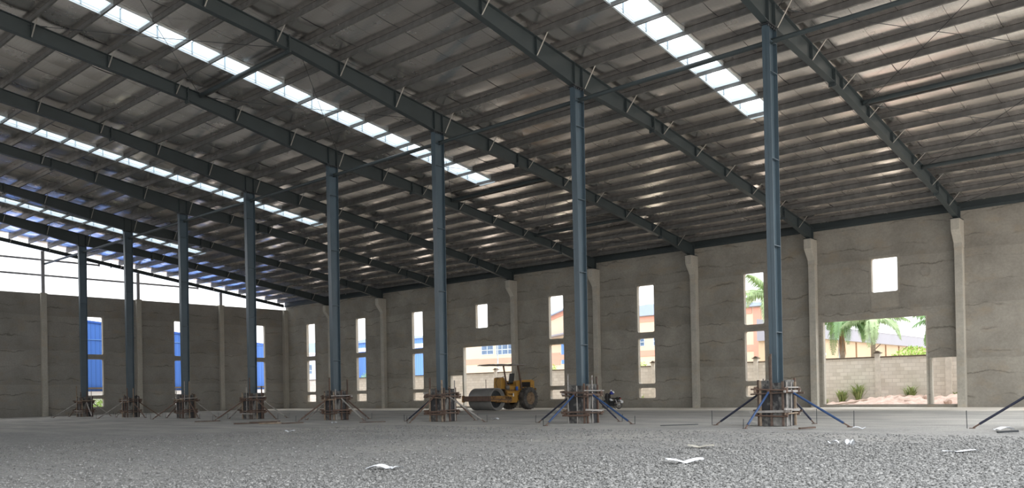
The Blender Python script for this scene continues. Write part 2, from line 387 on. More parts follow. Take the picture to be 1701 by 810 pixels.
def ring(mb, a, c, e, g, P, d0, d1, rad=.11, wd=.13, gap=.012):
    a += gap; c -= gap; e += gap; g -= gap
    inner = []; outer = []
    for (cx, cz, t0, ox, oz) in ((c-rad, g-rad, 0, c, g), (a+rad, g-rad, 90, a, g), (a+rad, e+rad, 180, a, e), (c-rad, e+rad, 270, c, e)):
        for k in range(6):
            t = math.radians(t0+18*k); inner.append((cx+rad*math.cos(t), cz+rad*math.sin(t)))
            kx = 1 if ox == c else -1; kz = 1 if oz == g else -1; outer.append((ox+kx*wd, oz+kz*wd))
    n = len(inner); vs = [P(p[0], d, p[1]) for d in (d0, d1) for p in inner]+[P(p[0], d0, p[1]) for p in outer]
    fs = [(i, (i+1) % n, n+(i+1) % n, n+i) for i in range(n)]+[(i, (i+1) % n, 2*n+(i+1) % n, 2*n+i) for i in range(n)]
    mb.add(vs, fs)
    # outer edge thickness back to the wall and a back ring inside the opening's corners
    vs2 = [P(p[0], d, p[1]) for d in (d0, d0+(.03 if d1 > d0 else -.03)) for p in outer]; mb.add(vs2, [(i, (i+1) % n, n+(i+1) % n, n+i) for i in range(n)])
PS = lambda u, d, z: (u, d, z)
PG = lambda u, d, z: (d, u, z)
WZ = [(.66, 1.38), (1.66, 4.83), (5.24, 8.52)]
side_win = [(-60.32, -58.87), (-52.28, -50.84), (-44.29, -42.87), (-28.62, -27.2), (-20.62, -19.24), (-12.57, -11.21)]
squares = [(-36.40, -35.04), (-4.67, -3.22)]
doors = [(-7.52, -1.80, .1, 5.07), (-1.54, -.28, .1, 2.72), (-37.9, -32.3, .1, 5.07), (-39.47, -38.06, .1, 2.75)]
holes = [(a, c, z0, z1) for a, c in side_win for z0, z1 in WZ]+[(a, c, 6.57, 8.53) for a, c in squares]+doors
struct(wall_mesh(-64.0, 8.3, -.3, 10.55, holes, PS, YW, YW+.26).build('wall_right', M['wall'], fix=False))
gwin = [(3.33, 4.77), (11.26, 12.70), (19.42, 20.88)]
struct(wall_mesh(-50, YW+.26, -.3, 10.25, [(a, c, z0, z1) for a, c in gwin for z0, z1 in WZ], PG, -64.0, -64.26).build('wall_back', M['gable'], fix=False))
wn = 0
for a, c in side_win:
    wn += 1; mb = MB()
    for z0, z1 in WZ: ring(mb, a, c, z0, z1, PS, YW-.018, YW+.255)
    struct(mb.build('window_%d' % wn, M['surround'], fix=False), 'tall unglazed opening in three stacked panes')
for a, c in squares:
    wn += 1; mb = MB(); ring(mb, a, c, 6.57, 8.53, PS, YW-.018, YW+.255, .1)
    mb.box(a-.02, c+.02, YW-.02, YW+.01, 5.68, 6.50)
    struct(mb.build('window_%d' % wn, M['surround'], fix=False), 'square unglazed opening above a doorway')
for a, c in gwin:
    wn += 1; mb = MB()
    for z0, z1 in WZ: ring(mb, a, c, z0, z1, PG, -64.0+.018, -64.255)
    struct(mb.build('window_%d' % wn, M['surround'], fix=False), 'tall unglazed opening in the end wall')
for i, (a, c, z0, z1) in enumerate(doors):                       # doorway linings: pale jambs and lintel edge
    mb = MB(); jw = .09
    mb.box(a-jw, a+.01, YW-.02, YW+.275, z0-.1, z1).box(c-.01, c+jw*.6, YW-.02, YW+.275, z0-.1, z1)
    struct(mb.build('door_%d' % (i+1), M['pil']), 'open doorway through the side wall')
struct(MB().box(-64.3, 8.3, -50.3, -50, -.3, 7.0).build('wall_left', M['wall']))  # unseen side, cut low to let daylight onto the mid floor
struct(MB().box(-7.7, -.2, YW-.03, YW+.3, -.1, .1).box(-39.6, -32.2, YW-.03, YW+.3, -.1, .1).build('trim_1', M['pil']), 'low concrete sill')
struct(MB().box(-64, 8.3, YW-.10, YW+.3, 10.55, 11.03).box(-64, 8.3, YW-.22, YW-.02, 10.62, 10.68).build('trim_2', M['steel_dark']), 'dark eave beam')
struct(MB().box(-64.0, 8.3, YW-.05, YW+.02, -.1, .16).build('trim_3', M['wall']), 'low concrete plinth')
ri = MB()
for i in range(28):
    a, c = 2*math.pi*i/28, 2*math.pi*(i+1)/28; q = .25+.02*math.sin(i*2.1); ri.bar((-1.77+.27*math.cos(a), YW-.004, 7.5+q*math.sin(a)), (-1.77+.27*math.cos(c), YW-.004, 7.5+q*math.sin(c)), .035, .05)
struct(ri.build('trim_5', M['wall']), 'round patched ring on the wall')

# ------------------------------------------------------------------ pilasters
P0 = thing('concrete_pilaster', 'pale concrete pilaster with corbel between the big doorway and the blank right wall', 'pilaster', (0, YW, 0), 0, 'corbelled pilasters of the side wall')
MB().prism([(0,-.1),(-.40,-.1),(-.40,8.55),(0,8.55)], -.2, .2, 'yz').build('shaft', M['pil'], P0, .015)
MB().prism([(0,8.55),(-.40,8.55),(-.40,8.80),(-.93,9.45),(-.93,10.03),(0,10.03)], -.215, .215, 'yz').build('corbel', M['pil'], P0, .012)
MB().box(-.22, .22, -.98, -.05, 10.03, 10.06).build('bearing_plate', M['bolt'], P0)
pl = {1: 'pale corbelled pilaster just left of the right-hand big doorway', 2: 'pale corbelled pilaster between the two tall windows left of the palm window',
      3: 'pale corbelled pilaster behind the steel column by the parked motorbike', 4: 'pale corbelled pilaster rising directly behind the yellow road roller',
      5: 'corbelled pilaster mostly hidden behind the steel column left of the roller', 6: 'pale corbelled pilaster second from the far corner of the side wall',
      7: 'pale corbelled pilaster nearest the far corner of the side wall'}
for k in range(1, 8): dup(P0, (-8*k, YW, 0), label=pl[k])
cp = thing('corner_pilaster', 'plain concrete corner post where side wall meets end wall', 'pilaster', (-63.8, YW-.2, 0))
MB().box(-.2, .22, -.25, .2, -.1, 10.2).build('shaft', M['pil'], cp, .015)
for i, y in enumerate((-.1, 7.87, 15.98)):
    t = thing('end_wall_pilaster', ['plain pale pilaster on the end wall, leftmost', 'plain pale pilaster on the end wall, middle of three', 'plain pale pilaster on the end wall, closest to the corner'][i],
              'pilaster', (-64.0, y, 0), 0, 'pilasters of the end wall')
    MB().box(0, .32, -.22, .22, -.1, 10.2).build('shaft', M['pil'], t, .015)
    MB().box(-.02, .38, -.26, .26, 10.2, 10.28).build('cap', M['pil'], t)
    p = thing('gable_post', ['thin steel gable post above the leftmost end wall pilaster', 'thin steel gable post above the middle end wall pilaster', 'short steel gable post nearest the far corner'][i],
              'post', (-63.85, y, 10.28), 0, 'steel posts in the open gable')
    h = zt(y)-.32-10.28
    MB().box(-.07, .07, -.13, -.115, 0, h).box(-.07, .07, .115, .13, 0, h).box(-.008, .008, -.115, .115, 0, h).build('shaft', M['girt'], p)
    MB().box(-.14, .14, -.2, .2, 0, .02).build('base_plate', M['girt'], p)
for i, (z, y1) in enumerate(((13.07, 4.45), (11.78, 13.6))):
    g = thing('gable_girt', ['upper thin steel girt across the open gable', 'lower thin steel girt across the open gable'][i], 'girt', (-63.95, 0, z), 0, 'girts in the open gable')
    MB().box(-.04, .04, -18, y1, -.075, .075).build('rail', M['girt'], g)
    MB().box(-.05, .12, y1-.02, y1+.10, -.1, .1).build('end_cleat', M['girt'], g)

# ------------------------------------------------------------------ steel columns
H = 13.2
def colw(z): return .58-.14*(1-z/H)
colnames = {-1: 'blue-grey steel column just outside the right edge behind the lone blue prop',
 0: 'blue-grey steel column nearest and tallest, right of the motorbike', 1: 'blue-grey steel column standing in front of the parked motorbike',
 2: 'blue-grey steel column just left of the yellow road roller', 3: 'blue-grey steel column fourth from the right of the row, left of the roller column',
 4: 'blue-grey steel column nearest the far corner window of the end wall', 5: 'dark steel column in front of the middle end wall window',
 6: 'dark steel column second from the left of the row', 7: 'dark steel column leftmost of the row, beside a blue-filled window'}
C0 = thing('steel_column', colnames[0], 'column', (0,0,0), 0, 'steel columns in one row')
mb = MB(); a0, a1 = colw(.1)/2, colw(H)/2
for s in (-1, 1):
    y0, y1 = s*a0, s*a1; t = -s*.018
    mb.add([(-.13,y0,.1),(.13,y0,.1),(.13,y0+t,.1),(-.13,y0+t,.1),(-.13,y1,H),(.13,y1,H),(.13,y1+t,H),(-.13,y1+t,H)],
           [(0,3,2,1),(4,5,6,7),(0,1,5,4),(1,2,6,5),(2,3,7,6),(3,0,4,7)])
mb.add([(-.007,-a0,.1),(.007,-a0,.1),(.007,a0,.1),(-.007,a0,.1),(-.007,-a1,H),(.007,-a1,H),(.007,a1,H),(-.007,a1,H)],
       [(0,3,2,1),(4,5,6,7),(0,1,5,4),(1,2,6,5),(2,3,7,6),(3,0,4,7)]); mb.build('shaft', M['steel'], C0)
for z in (3.08, 5.94, 8.81, 11.68, 12.70):
    d = colw(z)/2-.02; MB().box(-.125, .125, -d, d, z-.012, z+.012).build('stiffener', M['steel'], C0)
MB().box(-.17, .17, -.36, .33, H, H+.03).build('cap_plate', M['bolt'], C0)
for y in (-.31, -.17, -.03, .11, .25):
    MB().lathe([(-.07,.001),(-.07,.026),(.055,.026),(.055,.001)], (.11, y, H+.0), 'z', 8).build('bolt', M['bolt'], C0)
for k in range(-1, 8):
    if k: dup(C0, (-8*k, 0, 0), label=colnames[k])

# ------------------------------------------------------------------ rafters
YB = [-23.9, -7.9, -.27, .27, 5.5, 19.1, 23.1]
DB = [.80, .54, .90, .86, .54, .54, .80]
def dep(y): return float(np.interp(y, YB, DB))
def rafter_beam(tw=.024, fw=.25, d0=None):
    mb = MB(); ys = YB
    for a, c in zip(ys[:-1], ys[1:]):
        za, zc = zt(a), zt(c); ba, bc = (za-dep(a), zc-dep(c)) if not d0 else (za-d0, zc-d0)
        for (x0, x1, t0, t1) in ((-fw/2, fw/2, 0, tw), (-fw/2, fw/2, None, tw), (-.008, .008, 'w', 0)):
            if t0 == 0: q = (za-tw, za, zc-tw, zc)
            elif t0 is None: q = (ba, ba+tw, bc, bc+tw)
            else: q = (ba+tw, za-tw, bc+tw, zc-tw)
            mb.add([(x0,a,q[0]),(x1,a,q[0]),(x1,a,q[1]),(x0,a,q[1]),(x0,c,q[2]),(x1,c,q[2]),(x1,c,q[3]),(x0,c,q[3])],
                   [(0,1,2,3),(7,6,5,4),(0,4,5,1),(1,5,6,2),(2,6,7,3),(3,7,4,0)])
    return mb
rl = {-1: 'dark steel roof rafter crossing outside the upper right corner', 0: 'dark steel rafter on the nearest column, ending above the right doorway pilaster',
 1: 'dark steel rafter on the column by the motorbike', 2: 'dark steel rafter on the column left of the roller', 3: 'dark steel rafter fourth from the right',
 4: 'dark steel rafter fifth from the right, ending above the roller', 5: 'dark steel rafter third from the open gable', 6: 'dark steel rafter second from the open gable',
 7: 'dark steel rafter closest to the open gable, on the leftmost column'}
R0 = thing('roof_rafter', rl[0], 'rafter', (0,0,0), 0, 'steel roof rafters')
rafter_beam().build('beam', M['steel_dark'], R0)
for y in (-7.9, 5.5, 19.1):
    z1 = zt(y)+.03; z0 = zt(y)-dep(y)-.13; mb = MB().box(-.14, .14, y-.028, y+.028, z0, z1)
    for zz in (z0+.06, z0+.22, z1-.2): mb.box(-.11, -.06, y-.07, y+.07, zz-.025, zz+.025).box(.06, .11, y-.07, y+.07, zz-.025, zz+.025)
    mb.build('splice_plate', M['steel_dark'], R0)
for y in (-.25, .25):
    MB().box(-.12, .12, y-.012, y+.012, zt(y)-dep(y)+.02, zt(y)-.02).build('stiffener', M['steel_dark'], R0)
MB().box(-.13, .13, 23.08, 23.12, 10.06, zt(23.1)).build('end_plate', M['steel_dark'], R0)
for j in range(-7, 8):
    y = .4+2.95*j
    if y > 22.6 or y < -21: continue
    if abs(y) > .6: MB().box(-.12, .12, y-.008, y+.008, zt(y)-dep(y)+.02, zt(y)-.02).build('stiffener', M['steel_dark'], R0)
    for s in (1, -1):
        zb = zt(y)-dep(y)+.06
        MB().bar((s*.10, y, zb), (s*.62, y+.02, zt(y)+.03), .045, .02).build('fly_brace', M['rod'], R0)
for k in range(-1, 8):
    if k: dup(R0, (-8*k, 0, 0), label=rl[k])
GR = thing('gable_rafter', 'thin dark rafter along the top of the open gable', 'rafter', (-63.85, 0, 0))
rafter_beam(.02, .16, .30).build('beam', M['steel_dark'], GR)
for y in (-7.9, 5.5, 19.1): MB().box(-.10, .10, y-.03, y+.03, zt(y)-.40, zt(y)+.03).build('splice_plate', M['steel_dark'], GR)
for j in range(-4, 8):
    y = .4+2.95*j; MB().bar((.06, y, zt(y)-.26), (.5, y+.02, zt(y)+.03), .04, .02).build('fly_brace', M['girt'], GR)

# ------------------------------------------------------------------ purlins
pm = None
prof = [(-.075,0),(.006,0),(.006,.242),(.075,.242),(.075,.225),(.069,.225),(.069,.248),(-.006,.248),(-.006,.006),(-.069,.006),(-.069,.022),(-.075,.022)]
n_p = len(PY)
for i, y in enumerate(reversed(PY)):
    if y < -18: continue
    lab = 'galvanised roof purlin, %s row up from the side wall' % ORD[i]
    if pm is None: pm = MB().prism(prof, XE+.05, XO, 'yz').build('roof_purlin', M['galv']); o = pm
    else: o = pm.copy(); COL.objects.link(o)
    o.location = (0, y, zt(y)+.003); tag(o, lab, 'purlin', 'roof purlins')

# ------------------------------------------------------------------ struts between the columns and the rafters
S0 = None
def strut(xa, xb, y, z, r, label, grp, mat):
    t = thing('strut_pipe', label, 'strut', (xa, y, z), 0, grp)
    MB().tube([(.1,0,0),(xb-xa-.1,0,0)], r, 12).build('pipe', mat, t)
    for s in (0.02, xb-xa-.12): MB().box(s, s+.10, -.012, .012, -r*1.1, r*1.1).build('end_cleat', mat, t)
    return t
for k in range(-1, 8):
    xa = -8*(k+1)
    strut(xa+.0, xa+8, .06, 12.74, .085, 'long steel strut pipe high between columns, %s bay from the right' % ORD[k+1] if k < 7 else 'long steel strut pipe from the leftmost column to the gable', 'strut pipes along the column row', M['steel_dark'])
for i, (xa, y, nm) in enumerate(((-24, -7.3, 'dark roof strut crossing the second skylight above the roller column'), (-24, 8.62, 'dark roof strut just below the end of the second skylight'),
        (-24, 16.35, 'dark roof strut low in the roof bay of the second skylight'), (0, 8.62, 'dark roof strut at upper right, upper one right of the nearest rafter'), (0, 16.6, 'dark roof strut at right, lower one right of the nearest rafter'),
        (0, -7.3, 'dark roof strut beyond the upper right corner'))):
    if i < 5: strut(xa, xa+8, y, zt(y)-.09, .10, nm, 'roof struts in the braced bays', M['steel_dark'])
nb = 0
pan = {0: 'between the row of columns and the first skylight strut', 1: 'between the two upper struts', 2: 'in the lowest panel near the side wall'}
for xa, bay in ((-24, 'second skylight bay'), (0, 'bay right of nearest column')):
    for q, (ya, yb, wh) in enumerate(((-14.5, -7.3, 'topmost panel'), (-7.3, .3, 'panel above the columns'), (.3, 8.62, 'panel just past the columns'), (8.62, 16.4, 'middle panel'), (16.4, 22.4, 'panel next to the side wall'))):
        if xa == 0 and q == 0: continue
        for s in (0, 1):
            p0 = Vector((xa+.15, ya, zt(ya)-.2)); p1 = Vector((xa+7.85, yb, zt(yb)-.2))
            if s: p0.x, p1.x = xa+7.85, xa+.15
            t = thing('brace_rod', 'thin brace rod, %s, %s, %s' % (wh, 'one diagonal' if s == 0 else 'other diagonal', bay), 'rod', p0, 0, 'roof cross-brace rods')
            mid = (p1-p0)*.5-Vector((0,0,.04)); MB().tube([(0,0,0), mid, p1-p0], .011, 6).build('rod', M['bolt'], t)
            d = (p1-p0).normalized(); MB().tube([d*.5, d*.75], .022, 6).build('turnbuckle', M['bolt'], t)

# ------------------------------------------------------------------ skylights
sln = ['translucent roof skylight strip nearest, at the top right', 'long translucent skylight strip in the roof above the roller column', 'narrow pale skylight strip at upper left, third from the right', 'faint far skylight strip closest to the open gable']
for (xa, xb), lab in zip(SKY_X, sln):
    t = thing('skylight', lab, 'skylight', (xa, 0, 0), 0, 'roof skylight strips'); wd = xb-xa
    ya, yb = SKY_Y; ch = .42
    def sl(mb, x0, x1, y0, y1, o0, o1):
        return mb.add([(x0,y0,zt(y0)+o0),(x1,y0,zt(y0)+o0),(x1,y1,zt(y1)+o0),(x0,y1,zt(y1)+o0),(x0,y0,zt(y0)+o1),(x1,y0,zt(y0)+o1),(x1,y1,zt(y1)+o1),(x0,y1,zt(y1)+o1)],
                      [(0,3,2,1),(4,5,6,7),(0,1,5,4),(1,2,6,5),(2,3,7,6),(3,0,4,7)])
    sl(MB(), -.03, 0, ya, yb, .14, .25+ch).build('side_panel', M['curb'], t)
    sl(MB(), wd, wd+.03, ya, yb, .14, .25+ch).build('side_panel', M['curb'], t)
    sl(sl(MB(), -.10, -.03, ya, yb, .13, .16), -.05, .0, ya, yb, .10, .16).build('trim_strip', M['curb'], t)
    sl(MB(), -.004, .004, ya, yb, .25, .275).build('joint_line', M['curbline'], t)
    sl(MB(), 0, wd, yb, yb+.03, .10, .25+ch).build('end_panel', M['curb'], t)
    sl(MB(), 0, wd, ya-.03, ya, .10, .25+ch).build('end_panel', M['curb'], t)
    sl(MB(), -.05, wd+.05, ya, yb, .25+ch, .262+ch).build('cover', M['sheet'], t)
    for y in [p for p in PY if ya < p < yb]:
        MB().box(.0, wd, y-.092, y-.08, zt(y)+.13, zt(y)+.25).build('lit_web_strip', M['curb'], t)  # white strips paint in the skylight falling on the purlin webs
    for y in [p+.74 for p in PY if ya+.5 < p+.74 < yb-.3]:
        mb = MB()
        for x0, x1 in ((.0, .035), (wd-.035, wd)): mb.box(x0, x1, y-.02, y+.02, zt(y)+.16, zt(y)+.25+ch)
        mb.box(0, wd, y-.02, y+.02, zt(y)+.22+ch, zt(y)+.255+ch); mb.build('cross_frame', M['curbline'], t)

# ------------------------------------------------------------------ formwork around the column bases
def make_formwork(seed, label, loc, dark):
    rn = random.Random(seed); t = thing('column_formwork', label, 'formwork', loc, 0, 'timber formwork boxes around the column bases')
    hx, hy, h = .42, .37, 1.45
    for (x0, x1, y0, y1) in ((-hx, hx, -hy-.02, -hy), (-hx, hx, hy, hy+.02), (hx, hx+.02, -hy, hy), (-hx-.02, -hx, -hy, hy)):
        MB().box(x0, x1, y0, y1, 0, h+rn.uniform(-.06, .08)).build('panel', M['ply'], t)
    # upright battens and tubes on each face
    for f in range(4):
        for k, u in enumerate((-.40, -.02, .36) if f in (1, 3) else (-.40, .02, .40)):
            u += rn.uniform(-.03, .03); top = h+rn.uniform(-.05, .15)
            if rn.random() < .35: top = h+rn.uniform(.35, .95)
            L = hx if f in (0, 2) else hy
            p = {0: (u*L/.42, -hy-.055), 1: (hx+.055, u*L/.42), 2: (u*L/.42, hy+.055), 3: (-hx-.055, u*L/.42)}[f]
            m = rn.choice([M['wood'], M['woodred'], M['galvtube'], M['rust']])
            if m in (M['galvtube'],): MB().tube([(p[0], p[1], 0), (p[0]+rn.uniform(-.02,.02), p[1], top)], .026, 8).build('upright_tube', m, t)
            else: MB().bar((p[0], p[1], 0), (p[0], p[1], top), .065, .05, (0,1,0)).build('upright_batten', m, t)
    # horizontal clamp bars at two levels, in pairs
    for zc in (.36, 1.10):
        for f in range(4):
            for q in range(2):
                z = zc+q*.13+rn.uniform(-.02, .02)+(.03 if f % 2 else -.03); ov = rn.uniform(.12, .34); ov2 = rn.uniform(.12, .34); tl = rn.uniform(-.03, .03)
                e = .095+.03*q
                if f in (0, 2): s = -1 if f == 0 else 1; a = (-hx-ov, s*(hy+e), z-tl); c = (hx+ov2, s*(hy+e), z+tl)
                else: s = 1 if f == 1 else -1; a = (s*(hx+e), -hy-ov, z-tl); c = (s*(hx+e), hy+ov2, z+tl)
                m = rn.choice([M['woodred'], M['woodred'], M['wood'], M['rust'], M['galvtube']])
                if rn.random() < .4: MB().tube([a, c], .026, 8).build('clamp_tube', m, t)
                else: MB().bar(a, c, .055, .075).build('clamp_bar', m, t)
        for sx, sy in ((1,1),(1,-1),(-1,1),(-1,-1)):
            MB().box(sx*(hx+.10)-.05, sx*(hx+.10)+.05, sy*(hy+.10)-.05, sy*(hy+.10)+.05, zc-.02, zc+.17).build('corner_clamp', M['rust'], t)
    MB().box(-hx+.0, hx, -hy, hy, h-.35, h-.32).build('fresh_concrete', M['pil'], t)
    return t
fl = {-1: 'timber formwork just outside the right edge', 0: 'timber formwork box with blue props, base of the nearest column', 1: 'timber formwork box with blue props in front of the motorbike',
 2: 'timber formwork box just left of the road roller', 3: 'timber formwork box fourth from the right, left of the roller one', 4: 'timber formwork box fourth from the left of the row',
 5: 'timber formwork box third from the left of the row', 6: 'timber formwork box second from the left of the row', 7: 'timber formwork box leftmost of the row'}
where = {-1: 'right-edge column', 0: 'nearest column', 1: 'column by the motorbike', 2: 'column left of the roller', 3: 'fourth column from the right', 4: 'fourth column from the left',
 5: 'third column from the left', 6: 'second column from the left', 7: 'leftmost column'}
for k in range(-1, 8):
    X = -8*k; make_formwork(100+k, fl[k], (X, 0, 0), k > 2)
    rn = random.Random(50+k)
    specs = [((.50, -.06), (2.45, -.25), 'pointing right'), ((-.50, -.06), (-2.15, -.2), 'pointing left'), ((-.06, -.48), (.0, -2.35), 'toward the viewer'), ((.12, .48), (.55, 1.7), 'toward the side wall')]
    if k > 1: specs = [(a, (f[0]*rn.uniform(.95, 1.15), f[1]*rn.uniform(.9, 1.1)+rn.uniform(-.15, .15)), n) for a, f, n in specs]
    for q, (a, f, nm) in enumerate(specs):
        if k == -1 and q != 1: continue
        blue = k < 2; m = (M['blue'] if q in (0, 2) else M['bluedark']) if blue else rn.choice([M['rust'], M['rust'], M['galvtube']])
        if k == 2 and q == 1: m = M['bluedark']
        cl = 'blue' if blue else ('grey' if m is M['galvtube'] else 'dark blue' if m is M['bluedark'] else 'rusty')
        p = thing('raking_prop', '%s raking prop of the %s, %s' % (cl, where[k], nm), 'prop', (X+f[0], f[1], 0), 0, 'raking props bracing the formwork')
        top = Vector((a[0]-f[0], a[1]-f[1], 1.12)); d = top.normalized()
        MB().tube([d*.22, top], .036, 10).build('tube', m, p)
        MB().tube([d*.02, d*.30], .022, 8).build('screw', M['rust'], p)
        MB().box(-.07, .07, -.07, .07, -.01, .012).build('foot_plate', M['rust'], p)
        MB().box(top.x-.05, top.x+.05, top.y-.05, top.y+.05, top.z-.05, top.z+.05).build('head_clamp', M['rust'], p)
        ln = Vector((f[0], f[1], 0)).normalized(); s = MB().tube([(0,0,-.1),(.02*rn.uniform(-1,1),.02,.30+.2*(k < 1 and q in (0, 1, 3)))], .011, 6).build('ground_stake', M['bolt'])
        s.location = (X+f[0]+ln.x*.13, f[1]+ln.y*.13, 0)
        tag(s, 'rebar stake at the prop %s of the %s' % (nm, where[k]), 'stake', 'rebar stakes at the prop feet')

# ------------------------------------------------------------------ road roller (drum towards -y, rear wheels towards +y)
RL = thing('road_roller', 'old yellow single-drum road roller with canopy parked by the side wall', 'roller', (-28.72, 16.4, 0))
d = MB(); d.lathe([(-1.06,.60),(-1.06,.775),(-1.05,.785),(1.05,.785),(1.06,.775),(1.06,.70),(.86,.66),(.86,.60)], (0,0,.785), 'x', 56)
dr = d.build('drum', M['drum'], RL, fix=False)
MB().lathe([(.84,.66),(.84,.30),(.90,.26),(.90,.001)], (0,0,.785), 'x', 40).build('drum_disc', M['bolt'], dr, fix=False)
MB().lathe([(-1.0,.66),(-1.0,.30),(-1.04,.001)], (0,0,.785), 'x', 40).build('drum_disc', M['bolt'], dr, fix=False)
MB().lathe([(.88,.17),(1.12,.17),(1.12,.001)], (0,0,.785), 'x', 20).build('drum_hub', M['ochre'], dr, fix=False)
MB().box(-1.32, 1.30, -1.08, -.92, .66, 1.02).build('front_beam', M['rust'], RL, .02)
MB().box(-1.36, -1.24, -1.12, -.88, .60, 1.06).build('beam_cap', M['ochre'], RL, .02)
for s in (-1, 1):
    sr = MB().prism([(-1.06,.66),(-1.06,1.02),(.1,1.02),(.75,.98),(1.28,.92),(1.28,.60),(1.0,.50),(.3,.58)], s*1.16, s*1.27, 'yz').build('side_frame', M['ochre'], RL, .015)
    MB().prism([(-.95,.78),(-.95,.84),(1.2,.76),(1.2,.68)], s*1.27, s*1.279, 'yz').build('dark_stripe', M['rust'], sr)
    MB().box(s*1.09-.09, s*1.09+.09, -.20, .20, .55, 1.0).build('bearing_block', M['ochre'], sr, .02)
MB().box(-1.2, 1.2, 1.02, 1.20, .62, 1.0).build('rear_yoke', M['yellow'], RL, .02)
MB().prism([(1.15,.55),(1.15,1.15),(1.55,1.42),(4.15,1.42),(4.45,1.15),(4.45,.72),(2.6,.62),(1.8,.50)], -.62, .62, 'yz').build('chassis', M['yellow'], RL, .03)
MB().box(-.82, .82, 1.30, 2.35, .50, 1.32).build('tank', M['yellow'], RL, .05)
MB().prism([(2.55,1.40),(2.55,2.02),(2.75,2.10),(4.35,2.16),(4.50,2.05),(4.50,1.40)], -.58, .58, 'yz').build('engine_hood', M['yellow'], RL, .03)
hv = MB().box(.575, .60, 3.15, 4.05, 1.62, 1.98).build('engine_opening', M['black'], RL)
for i in range(5): MB().box(.60, .61, 3.2+.17*i, 3.24+.17*i, 1.62, 1.98).build('louvre', M['black'], hv)
MB().box(.58, .62, 4.10, 4.50, 1.48, 2.08).build('corner_panel', M['yellow'], RL, .01)
MB().box(-.60, .66, 1.30, 2.9, 1.36, 1.44).build('operator_floor', M['ochre'], RL, .01)
MB().prism([(1.05,1.40),(1.10,2.28),(1.38,2.34),(1.55,2.05),(1.55,1.40)], -.30, .42, 'yz').build('control_console', M['yellow'], RL, .03)
MB().box(-.1, .62, 1.60, 2.45, 1.44, 1.72).build('side_box', M['yellow'], RL, .03)
st = MB().box(-.22, .26, 2.15, 2.62, 1.86, 1.98).build('seat', M['black'], RL, .04)
MB().prism([(2.52,1.95),(2.66,2.62),(2.78,2.62),(2.66,1.95)], -.20, .24, 'yz').build('seat_back', M['black'], st, .04)
MB().tube([(.02,2.38,1.4),(.02,2.38,1.9)], .09, 10).build('seat_pedestal', M['ochre'], st)
MB().tube([(.05,1.5,2.0),(.05,1.72,2.28)], .025, 8).build('steering_shaft', M['black'], RL)
mb = MB(); n = 20; mb.tube([(.05+.2*math.cos(2*math.pi*i/n), 1.72+.14*math.sin(2*math.pi*i/n), 2.28+.14*math.sin(2*math.pi*i/n)*.9) for i in range(n+1)], .016, 6); mb.build('steering_wheel', M['black'], RL)
for x in (.62,):
    MB().tube([(x,1.50,1.44),(x,1.12,3.20)], .06, 8).build('canopy_post', M['rust'], RL)
    MB().tube([(x,3.10,1.5),(x,2.66,3.24)], .06, 8).build('canopy_post', M['rust'], RL)
cm = MB()
ny = 10
def cz(x, y): return 3.20+.05*(y-.1)/3.4*.9+.02*math.sin(y*5)*math.cos(x*6)+(-.05 if abs(x) > .8 else 0)
gx = np.linspace(-.92, .92, 9); gy = np.linspace(.05, 3.45, 15)
vv = [(x+(.03*math.sin(y*9) if abs(x) > .9 else 0), y, cz(x, y)+o) for o in (0, .05) for y in gy for x in gx]; q = 9*15
ff = [(j*9+i, j*9+i+1, (j+1)*9+i+1, (j+1)*9+i) for j in range(14) for i in range(8)]
ff2 = [tuple(k+q for k in reversed(f)) for f in ff]
per = [i for i in range(9)]+[j*9+8 for j in range(1, 15)]+[14*9+i for i in range(7, -1, -1)]+[j*9 for j in range(13, 0, -1)]
cm.add(vv, ff+ff2+[(per[i], per[(i+1) % len(per)], per[(i+1) % len(per)]+q, per[i]+q) for i in range(len(per))]).build('canopy', M['galvtube'], RL)
for x in (-.62, .62): MB().bar((x,.15,3.17),(x,3.4,3.2), .05, .05).build('canopy_rail', M['rust'], RL)
tyre_prof = [(-.24,.46),(-.28,.56),(-.29,.70),(-.25,.765),(-.20,.79),(0,.80),(.20,.79),(.25,.765),(.29,.70),(.28,.56),(.24,.46)]
for s in (-1, 1):
    c = (s*.93, 3.42, .80)
    ty = MB().lathe(tyre_prof, c, 'x', 48)
    tob = ty.build('tyre', M['tyre'], RL, fix=False)
    lug = MB()
    for k in range(22):
        for side in (-1, 1):
            a = 2*math.pi*(k+.5*(side > 0))/22
            pts = [(c[0]+side*.02, .795), (c[0]+side*.27, .775)]; a2 = a+.14
            p0 = Vector((pts[0][0], c[1]+pts[0][1]*math.cos(a2), c[2]+pts[0][1]*math.sin(a2))); p1 = Vector((pts[1][0], c[1]+pts[1][1]*math.cos(a), c[2]+pts[1][1]*math.sin(a)))
            lug.bar(p0, p1, .06, .05, Vector((0, math.cos(a), math.sin(a))))
    lug.build('tread', M['tyre'], tob)
    rm = MB().lathe([(s*.22,.47),(s*.20,.42),(s*.06,.40),(s*.06,.18),(s*.14,.16),(s*.14,.001)], c, 'x', 32).build('rim', M['rim'], RL, fix=False)
    for k in range(8):
        a = 2*math.pi*k/8; MB().lathe([(s*.05,.02),(s*.10,.02),(s*.10,.001)], (c[0], c[1]+.27*math.cos(a), c[2]+.27*math.sin(a)), 'x', 6).build('wheel_nut', M['rust'], rm)
MB().tube([(-.8,3.42,.8),(.8,3.42,.8)], .13, 12).build('rear_axle', M['rust'], RL)
MB().tube([(.66,2.95,1.5),(.66,2.95,2.25)], .04, 10).build('exhaust_pipe', M['rust'], RL)
MB().lathe([(-.14,.001),(-.14,.10),(.14,.10),(.14,.001)], (.78,2.35,1.52), 'z', 16).build('filter', M['bluepart'], RL)
